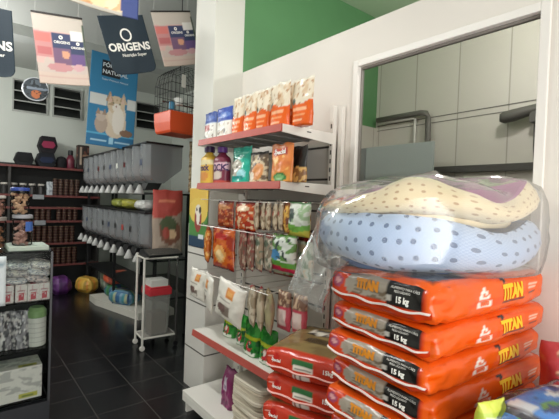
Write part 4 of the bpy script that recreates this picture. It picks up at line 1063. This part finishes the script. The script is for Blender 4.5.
# ================================================================ trolley
tr = thing('trolley', 'small white tubular trolley with open sides in front of the bins', 'trolley', (1.60, 3.90, 0), R(-4))
M_tr = mat('white_enamel_tube', '#d5d1c8', .4)
tw, td = .165, .12
for sx in (-1, 1):
    for sy in (-1, 1):
        obj('post', tube(BM(), [(sx * tw, sy * td, .05), (sx * tw, sy * td, .93 if sy > 0 else .90)], .011, 10), M_tr if sx < 0 else mat('dark_enamel_tube', '#3c3a38', .4), tr)
        w_ = obj('caster', lathe(BM(), [(.005, -.012), (.024, -.012), (.026, 0), (.024, .012), (.005, .012)], 14), M_dark if sx > 0 else M_tr, tr, rot=(R(90), 0, 0), loc=(sx * tw, sy * td, .027))
bm = BM()
tube(bm, [(-tw, -td, .12), (tw, -td, .12), (tw, td, .12), (-tw, td, .12)], .010, 8, True); obj('lower_rail', bm, M_tr, tr)
bm = BM(); tube(bm, [(-tw, -td, .90), (tw, -td, .90), (tw, td, .90), (-tw, td, .90)], .010, 8, True); obj('upper_rail', bm, M_tr, tr)
obj('lower_tray', bx(-tw, -td, .115, tw, td, .123), mat('grey_tray', '#8f8b84', .5), tr)
obj('top_tray', bx(-tw, -td, .90, tw, td, .915), mat('dark_tray', '#2e2c2b', .5), tr)
kb = thing('keyboard', 'black keyboard tilted on top of the white trolley', 'keyboard', (1.63, 3.84, .948), rot=(R(24), 0, R(8)))
obj('case', bx(-.19, -.07, -.012, .19, .07, .008), M_dark, kb, bevel=.004)
bm = BM()
for i in range(14):
    for j in range(5): box(bm, -.18 + i * .0258, -.06 + j * .024, .008, -.18 + i * .0258 + .021, -.06 + j * .024 + .019, .014)
obj('keys', bm, mat('grey_keys', '#55534f', .5), kb)
bn = thing('storage_bin', 'clear plastic bin with red lid standing in the white trolley', 'bin', (1.60, 3.90, .125))
bm = BM(); rows = []
for s, z in ((.09, 0), (.094, .01), (.108, .40), (.102, .40), (.088, .012)):
    rows.append([bm.verts.new((x * s, y * s, z)) for x, y in ((-1, -.9), (-.9, -1), (.9, -1), (1, -.9), (1, .9), (.9, 1), (-.9, 1), (-1, .9))])
for A, B in zip(rows, rows[1:]):
    for i in range(8): bm.faces.new((A[i], A[(i + 1) % 8], B[(i + 1) % 8], B[i]))
bm.faces.new(rows[0][::-1]); bm.faces.new(rows[-1])
obj('tub', bm, mat('cloudy_plastic', '#a7a6a0', .3, alpha=.35), bn)
obj('contents', bx(-.075, -.075, .014, .075, .075, .22), mat('bin_contents', '#6b5a4a', .8, var=.4, scale=40), bn)
o = obj('lid', box(bx(-.115, -.115, .40, .115, .115, .47), -.105, -.105, .47, .105, .105, .485), mat('red_plastic_lid', '#c0303a', .4), bn, bevel=.008); o['label'] = 'red plastic lid'
obj('paper', bx(-.09, -.09, .486, .08, .08, .55), mat('white_card', '#c9c8c2', .6), bn)

# ================================================================ floor goods by the back
struct('trim_8', prism(BM(), [(1.50, 5.75), (1.74, 4.78), (2.2, 4.78), (2.2, 6.05), (1.50, 6.05)], .085, 'z', 0), mat('white_platform', '#cfccc2', .5))
def fpack(label, loc, a, b, c, colf, rz=0, seed=0):
    Sx = sack_fn(a, b, c, min(a, b, c) * .7, seed, .02, .008)
    me = sack_mesh('pet_food_sack', Sx, colf, (16, 14, 8)); me.materials.append(FILM)
    o = bpy.data.objects.new('pet_food_sack', me); COL.objects.link(o); o.location = (loc[0], loc[1], loc[2] + c); o.rotation_euler = (0, 0, rz)
    return tag(o, label, 'sack', 'sacks on the floor below the bins')
def stripes(cs):
    L = [C(c) for c in cs]
    return lambda f, s, t: L[int(s * len(L) * 2.0) % len(L)]
fpack('blue striped sack lying on the white floor platform', (1.77, 5.36, .087), .13, .18, .085, stripes(['#2f6a96', '#6f9cb5', '#3d8f9a', '#a9b08a', '#2b5a8a']), R(90 - 60), 1)
fpack('green and blue sack behind the blue striped sack on the platform', (1.86, 5.84, .087), .20, .11, .08, stripes(['#3d7a4a', '#2f5f8a', '#4f8a6a']), R(20), 2)
fpack('orange sack lying on top of the green and blue sack', (1.82, 5.85, .262), .17, .11, .075, stripes(['#d9552c', '#e0623a', '#cf4a28']), R(10), 3)
fpack('yellow sack on the floor at the end of the platform', (1.60, 6.62, .001), .12, .15, .11, stripes(['#d9a52c', '#e0b54a', '#b5902f', '#d98a2a']), R(30), 4)
fpack('pale grey green sack between the yellow and orange sacks', (1.88, 6.60, .001), .07, .10, .19, stripes(['#a9b5a0', '#8fa08a', '#c4c9bb']), R(10), 5)
fpack('purple sack on the floor below the back shelves', (1.25, 6.72, .001), .13, .16, .12, stripes(['#5a2a6a', '#6d3580', '#4a2258']), R(0), 6)

# ================================================================ shelves on the back wall
bs = thing('back_shelving', 'dark shelving with red edged shelves along the back wall', 'shelving', (.9, 7.2, 0))
obj('back_board', bx(-1.6, .24, 0, 1.0, .27, 1.95), mat('dark_back_board', '#2a2b2a', .7), bs)
SH = (1.90, 1.465, 1.28, 1.07, .72, .38)
for i, z in enumerate(SH):
    s = obj('shelf', bx(-1.6, -.12, z - .02, .98, .24, z), mat('dark_grey_board', '#343230', .6), bs)
    st = obj('price_strip', bx(-1.6, -.126, z - .028, .98, -.12, z + .004), mat('dull_red_strip', '#6e3531', .5), s); st['label'] = 'dull red price strip'
for x in (-1.6, -.3, .95): obj('post', bx(x, -.12, 0, x + .03, .24, 1.88), mat('dark_grey_board', '#343230', .6), bs)
for i, (x, z) in enumerate(((.03, 1.40), (.06, 1.005))):
    obj('price_card', bx(x - .02, -.14, z, x + .13, -.136, z + .07), mat('grey_card', '#8d9093', .5), bs)
# stacked cans
can = thing('food_can', '', 'can')
obj('can_body', lathe(BM(), [(.034, .002), (.036, .005), (.036, .035), (.034, .038)], 14), mat('dark_red_can', '#3a1d19', .4), can)
obj('rim', lathe(BM(), [(.030, .038), (.036, .0385), (.036, .042), (.030, .043)], 14), mat('pale_gold_rim', '#8d7a5e', .4, .3), can)
first = True
def cans(x0, nx, z, nz, row):
    global first
    for i in range(nx):
        for k in range(nz):
            lb = 'dark red can, %s, %s stack, %s' % (ORD[nz - 1 - k], NTH[i], row)
            loc = (x0 + i * .078, 7.125 + .004 * ((i + k) % 2), z + .001 + k * .0435)
            if first: can.location = loc; can['label'] = lb; can['group'] = 'stacked cans on the back shelves'; first = False
            else: dup(can, loc, 0, lb, 'stacked cans on the back shelves')
cans(1.22, 5, 1.465, 6, 'second back shelf')
cans(.98, 3, 1.07, 4, 'left group on middle back shelf')
cans(1.28, 4, 1.07, 5, 'right group on middle back shelf')
cans(.93, 8, .72, 6, 'low back shelf')
cans(1.05, 7, .38, 6, 'lowest back shelf')
# dark jars on the second shelf
jar = thing('storage_jar', '', 'jar')
obj('body', lathe(BM(), [(.05, 0), (.055, .01), (.055, .12), (.04, .14)], 16), mat('dark_jar', '#2c2a2a', .3), jar)
obj('lid', lathe(BM(), [(.045, .14), (.047, .145), (.047, .165), (.04, .17)], 16), mat('pale_lid', '#b3aea6', .4), jar)
for k in range(6):
    loc = (.44 + .118 * k, 7.15, 1.466); lb = 'dark jar with pale lid, %s from the left on the second back shelf' % NTH[k]
    if k == 0: jar.location = loc; jar['label'] = lb; jar['group'] = 'dark jars on the back shelf'
    else: dup(jar, loc, 0, lb, 'dark jars on the back shelf')
pouch('treat_pouch', 'pale silver pouch between the dark jars and stacked cans', 'pouch', (1.15, 7.13, 1.467), .10, .21, .05, art([('all', '#b9bfc4'), ('blob', 0, 0, 1, 1, 4, .1, '#8a9198', 1)]), seed=5, rz=0)
# on the top of the back shelving
def hexbed(label, x, z, w_, h_, d, c, band, rx=0):
    r = thing('hexagonal_pet_bed', label, 'pet bed', (x, 7.22, z), 0, 'hexagonal pet beds on the back shelving')
    pts = [(-w_ * .34, 0), (w_ * .34, 0), (w_ / 2, h_ * .45), (w_ * .36, h_), (-w_ * .36, h_), (-w_ / 2, h_ * .45)]
    obj('shell', prism(BM(), pts, d, 'y', -d / 2), mat('dark_fabric_' + c, c, .9, bump=.3), r, bevel=.008)
    q = [(a * .72, .5 * h_ + (b - .5 * h_) * .4) for a, b in pts]
    obj('panel', prism(BM(), q, .012, 'y', -d / 2 - .012), mat('fabric_' + band, band, .9), r)
    return r
hexbed('black hexagonal pet bed standing at the left of the back shelf top', .80, 1.902, .25, .20, .22, '#17181a', '#101112')
hexbed('navy hexagonal pet bed supporting the red one on the back shelving', 1.09, 1.902, .27, .215, .24, '#15181f', '#1d2740')
hexbed('black hexagonal pet bed with red panel, stacked on the navy one', 1.11, 2.118, .26, .26, .22, '#19151a', '#8a2a48')
tag(obj('small_bag', lathe(BM(), [(.06, 0), (.08, .02), (.085, .10), (.06, .17), (.02, .19)], 18), mat('black_cloth', '#18171a', .9), loc=(1.31, 7.2, 1.902), smooth=True), 'small round black bag between the navy pet bed and maroon bottle', 'bag')
mb = thing('bottle', 'maroon bottle with black cap on top of the back shelving', 'bottle', (1.44, 7.2, 1.902))
obj('body', lathe(BM(), [(.06, 0), (.065, .01), (.065, .15), (.035, .22)], 18), mat('maroon_plastic', '#6a2436', .4), mb, smooth=True)
obj('cap', lathe(BM(), [(.036, .22), (.038, .225), (.038, .29), (.03, .30)], 18), M_dark, mb)
cb = art([('all', '#2a1d1a'), ('rect', .2, .2, .34, .9, '#b5a08c'), ('blob', .4, .3, 1, .9, 5, .1, '#6a3a2c', 1), ('rect', .45, .55, .95, .62, '#8f6a52')])
Sx = sack_fn(.09, .06, .20, .015, 1, 0, .001, 0)
me = sack_mesh('carton', Sx, lambda f, s, t: cb(s, t), (12, 8, 20)); me.materials.append(MATTE)
o = bpy.data.objects.new('carton', me); COL.objects.link(o); o.location = (1.62, 7.2, 2.104); tag(o, 'tall dark brown carton with pale stripe at right end of shelving top', 'carton')

# ================================================================ glass display case at left
dc = thing('display_case', 'glass display case with shelves of pet goods at the left edge', 'display case', (0, 2.9, 0))
cx0, cx1, cdp = -.55, .495, .42
M_alu = mat('dull_aluminium', '#4c4e50', .4, .5)
glassy('shelf_glass', '#dfe5e2', .15, .05)
GL = glassy('case_glass', '#f3f5f4', .10, .03)
obj('base', bx(cx0, 0, 0, cx1, cdp, .16), mat('dark_base_panel', '#23262a', .4), dc)
for z in (.185, .505, .812): obj('shelf', bx(cx0 + .015, .012, z - .008, cx1 - .015, cdp - .012, z), glassy('shelf_glass', '#d5dcd8', .15, .05), dc)
obj('top', bx(cx0, 0, 1.122, cx1, cdp, 1.132), glassy('shelf_glass', '#bcd0c8', .15, .05), dc)
obj('front_glass', bx(cx0 + .012, 0.002, .17, cx1 - .012, .007, 1.12), GL, dc)
obj('side_glass', bx(cx1 - .008, .012, .17, cx1 - .003, cdp - .012, 1.12), GL, dc)
obj('back_panel', bx(cx0, cdp - .012, .16, cx1, cdp, 1.12), mat('dark_case_back', '#2a2c2d', .5), dc)
for x in (cx0, cx1 - .012):
    for y in (0, cdp - .012): obj('corner_post', bx(x, y, .16, x + .012, y + .012, 1.122), M_alu, dc)
# goods in the case
bxart = art([('all', '#e6e0dc'), ('rect', .3, .1, .7, .5, '#c23a4a'), ('rect', .2, .62, .8, .7, '#b58a90'), ('blob', 0, 0, 1, 1, 6, .3, '#d7b9b9', 2)])
Sx = sack_fn(.032, .04, .055, .004, 0, 0, .0005, 0)
bme = sack_mesh('treat_box', Sx, lambda f, s, t: bxart(s, t), (10, 8, 12)); bme.materials.append(MATTE)
for k in range(6):
    o = bpy.data.objects.new('treat_box', bme); COL.objects.link(o); o.location = (.125 + .067 * k, 2.965 + .005 * (k % 2), .868); o.rotation_euler = (0, 0, R((-4, 3, -2, 5, 1, -6)[k]))
    tag(o, 'white and red box on the upper case shelf, %s from the right' % (NTH[5 - k] if k < 5 else 'nearest'), 'box', 'white and red boxes in the display case')
    if k == 5: o['label'] = 'white and red box at the right end of the upper case shelf'
silver = [art([('all', c), ('blob', 0, 0, 1, 1, 5, .1, c2, i * 2.0), ('blob', 0, 0, 1, 1, 8, .3, '#5f6470', i + 3.0)]) for i, (c, c2) in enumerate((('#d9d4cc', '#a9a7ae'), ('#c5c8ce', '#e9e6e0'), ('#dccfca', '#a7a6ac'), ('#d5d5d0', '#9a9ea8')))]
for k in range(9):
    r3, c3 = divmod(k, 3)
    Sx = sack_fn(.065, .05, .02, .018, k * 1.1, .008, .004)
    me = sack_mesh('treat_pouch', Sx, (lambda a: (lambda f, s, t: a(s, t)))(silver[k % 4]), (12, 10, 6)); me.materials.append(GLOSSY)
    o = bpy.data.objects.new('treat_pouch', me); COL.objects.link(o); o.location = (.185 + .115 * c3 + .01 * r3, 2.985, .946 + .044 * r3 + .004); o.rotation_euler = (R(12), R((-8, 6, 12)[c3]), R((5, -8, 14)[(c3 + r3) % 3]))
    tag(o, 'silver grey pouch in the display case, %s row of the pile, %s' % (('bottom', 'middle', 'top')[r3], ('left', 'centre', 'right')[c3]), 'pouch', 'silver pouches in the display case')
for k in range(3):
    pouch('treat_pouch', 'dark silver pouch on the middle case shelf, %s from the left' % NTH[k], 'pouch', (.16 + .09 * k, 2.99 + .02 * (k % 2), .507), .11, .24, .06, art([('all', '#4a4a4e'), ('blob', 0, 0, 1, 1, 5, .05, '#8f8d92', k + .5), ('blob', 0, 0, 1, 1, 8, .25, '#c9c6c4', k + 4.5)]), seed=k + 2, rz=R((-6, 8, -4)[k]), m=GLOSSY, group='dark silver pouches in the display case')
tb = thing('tub', 'white round tub with green lid on the middle case shelf', 'tub', (.425, 3.0, .507))
obj('body', lathe(BM(), [(.05, 0), (.055, .006), (.055, .18), (.05, .185)], 24), mat('white_tub_plastic', '#d9d9d2', .4), tb, smooth=False)
bm = BM()
for z in (.03, .06, .09, .12, .15): lathe(bm, [(.0552, z), (.0562, z + .002), (.0552, z + .004)], 24)
obj('ridge', bm, mat('pale_grey_ridge', '#b3b5b0', .4), tb)
o = obj('lid', lathe(BM(), [(.052, .185), (.056, .19), (.056, .225), (.04, .25)], 24), mat('green_lid', '#7fa06a', .4, var=.3, scale=30), tb); o['label'] = 'green lid'
gb = art([('all', '#efece4'), ('blob', 0, .2, 1, .95, 6, .1, '#c4c2bd', 2), ('blob', 0, .2, 1, .95, 9, .3, '#e6e4dd', 5), ('rect', .62, .06, .92, .22, '#c9c44a'), ('rect', .68, .1, .86, .16, '#7a8a3a')])
Sx = sack_fn(.17, .10, .105, .006, 0, 0, .001, 0)
me = sack_mesh('carton', Sx, lambda f, s, t: gb(s, t), (30, 10, 18)); me.materials.append(MATTE)
o = bpy.data.objects.new('carton', me); COL.objects.link(o); o.location = (.285, 3.03, .292); tag(o, 'white printed carton with yellow patch on the bottom case shelf', 'carton')
o = bpy.data.objects.new('notice', sheet('notice', .10, .30, .002, art([('all', '#d5dde0'), ('rect', .1, .8, .9, .84, '#8fa5b0')]), ns=6, nt=12)); COL.objects.link(o); o.location = (.195, 2.896, .81)
tag(o, 'pale blue white notice taped on the display case glass at left edge', 'notice')
# on the case
tag(obj('tray', bx(-.11, -.12, 0, .11, .12, .03), mat('pale_green_tray', '#a9b5a8', .5), loc=(.365, 3.04, 1.133), bevel=.006), 'pale grey green flat tray lying on the display case', 'tray')
def jarthing(label, loc, r, h, lidc, cont, cont2, wrap=None):
    j = thing('treat_jar', label, 'jar', loc)
    obj('jar_body', lathe(BM(), [(r * .95, 0), (r, .008), (r, h * .85), (r * .9, h * .9)], 24), glassy('jar_plastic', '#f2f2f0', .12, .05), j, smooth=True)
    bm = BM()
    for k in range(26):
        a = rng.uniform(0, 6.28); rr = r * .72 * math.sqrt(rng.random()); z = .012 + (h * .72) * (k / 26)
        v = Vector((rr * math.cos(a), rr * math.sin(a), z)); d = Vector((rng.uniform(-1, 1), rng.uniform(-1, 1), rng.uniform(-.6, .6))).normalized() * r * .35
        p, q = v - d, v + d
        for w2 in (p, q):
            l = math.hypot(w2.x, w2.y)
            if l > r * .8: w2.x *= r * .8 / l; w2.y *= r * .8 / l
        tube(bm, [p, v, q], [r * .2, r * .14, r * .2], 7)
    obj('treats', bm, mat('treats_' + cont, cont, .7, var=.25, scale=30), j, smooth=True)['kind'] = 'stuff'
    obj('jar_lid', lathe(BM(), [(r * .95, h * .9), (r * 1.03, h * .905), (r * 1.03, h), (r * .9, h + .004)], 24), mat('lid_' + lidc, lidc, .4), j)
    if wrap:
        bm = BM(); n = 10
        for (a0, a1, z0_, z1_) in wrap:
            A = [[bm.verts.new(((r + .001) * math.cos(a0 + (a1 - a0) * k / n), (r + .001) * math.sin(a0 + (a1 - a0) * k / n), z)) for z in (z0_, z1_)] for k in range(n + 1)]
            for P, Q in zip(A, A[1:]): bm.faces.new((P[0], Q[0], Q[1], P[1]))
        obj('label_strip', bm, mat('blue_yellow_label', '#3f66ad', .5, var=.5, scale=20), j)
    return j
jarthing('clear jar of pale treats with blue and white label on the case tray', (.335, 3.0, 1.164), .055, .19, '#9a9aa0', '#b58f84', '', [(-1.4, .2, .09, .15)])
jarthing('clear jar of beige bone treats with blue lid, stacked on another jar', (.318, 3.0, 1.359), .052, .165, '#27418f', '#c4a184', '')
jarthing('clear jar of brown treats at left edge behind the display case jars', (.205, 3.12, 1.133), .055, .20, '#8f8880', '#8a5f45', '')
jarthing('clear jar of pinkish treats stacked on the jar of brown treats', (.205, 3.12, 1.338), .05, .13, '#b5b0a8', '#a87f72', '')

# ================================================================ light
wd = bpy.data.worlds.new('world'); SC.world = wd; wd.use_nodes = True
bgn = wd.node_tree.nodes['Background']
sk = wd.node_tree.nodes.new('ShaderNodeTexSky'); sk.sky_type = 'PREETHAM' if False else 'HOSEK_WILKIE'
sk.sun_direction = Vector((.3, -.5, .8)).normalized(); sk.turbidity = 6
wd.node_tree.links.new(sk.outputs[0], bgn.inputs['Color']); bgn.inputs['Strength'].default_value = 1.0
def area(name, loc, rot, sx, sy, power, col=(1, 1, 1)):
    l = bpy.data.lights.new(name, 'AREA'); l.shape = 'RECTANGLE'; l.size = sx; l.size_y = sy; l.energy = power; l.color = col
    o = bpy.data.objects.new(name, l); COL.objects.link(o); o.location = loc; o.rotation_euler = rot
    return o
# daylight through the open shop front behind the viewer
area('daylight', (0.1, -2.15, 1.45), (R(90), 0, 0), 2.6, 2.5, 96, (1.0, .97, .93))
# added fluorescent light on the ceiling, out of view, brightens the aisle
def added_fitting(label, loc, rz, power, ln=1.2, col=(.97, 1, .98)):
    f = thing('added_ceiling_light', label, 'light', loc, rz, 'added fluorescent lights')
    obj('housing', bx(-ln / 2, -.06, -.03, ln / 2, .06, 0), M_frame, f)
    m = bpy.data.materials.get('tube_glow')
    if not m:
        m = bpy.data.materials.new('tube_glow'); m.use_nodes = True
        b = m.node_tree.nodes['Principled BSDF']; b.inputs['Emission Color'].default_value = (1, 1, .97, 1); b.inputs['Emission Strength'].default_value = 6
    obj('lamp_tube', tube(BM(), [(-ln / 2 + .03, 0, -.045), (ln / 2 - .03, 0, -.045)], .013, 8), m, f)
    area('lamp', (loc[0], loc[1], loc[2] - .07), (0, 0, rz), ln, .12, power, col)
added_fitting('added unseen fluorescent light above the shop aisle', (.2, 2.2, CEIL - .001), R(90), 30)
def added_pendant(label, loc, power):  # unseen bulbs added to brighten the ceilings, back wall and far room
    p = thing('added_pendant_lamp', label, 'lamp', loc, 0, 'added fill bulbs')
    obj('cord', tube(BM(), [(0, 0, .10), (0, 0, CEIL - loc[2])], .004, 6), M_dark, p)
    obj('socket', lathe(BM(), [(.02, .045), (.022, .10), (.012, .11)], 14), M_dark, p)
    b = obj('bulb', lathe(BM(), [(.004, -.06), (.03, -.045), (.042, -.015), (.036, .02), (.02, .05)], 18), bpy.data.materials['tube_glow'], p, smooth=True)
    b.visible_shadow = True
    l = bpy.data.lights.new('lamp', 'POINT'); l.energy = power; l.shadow_soft_size = .06; l.color = (1, 1, .97)
    o = bpy.data.objects.new('lamp', l); COL.objects.link(o); o.location = (loc[0], loc[1], loc[2] - .13)
added_pendant('added unseen bulb brightening the ceiling and back wall of the shop', (-.35, 5.6, 2.95), 62)
added_pendant('added unseen fill bulb hanging above the display case', (-.5, 3.9, 2.95), 34)
added_pendant('added unseen bulb brightening the room beyond the window', (2.5, .9, 2.98), 30)
SC.view_settings.view_transform = 'Standard'; SC.view_settings.look = 'None'
SC.view_settings.gamma = 1.0; SC.view_settings.use_curve_mapping = False
SC.view_settings.exposure = 0.22
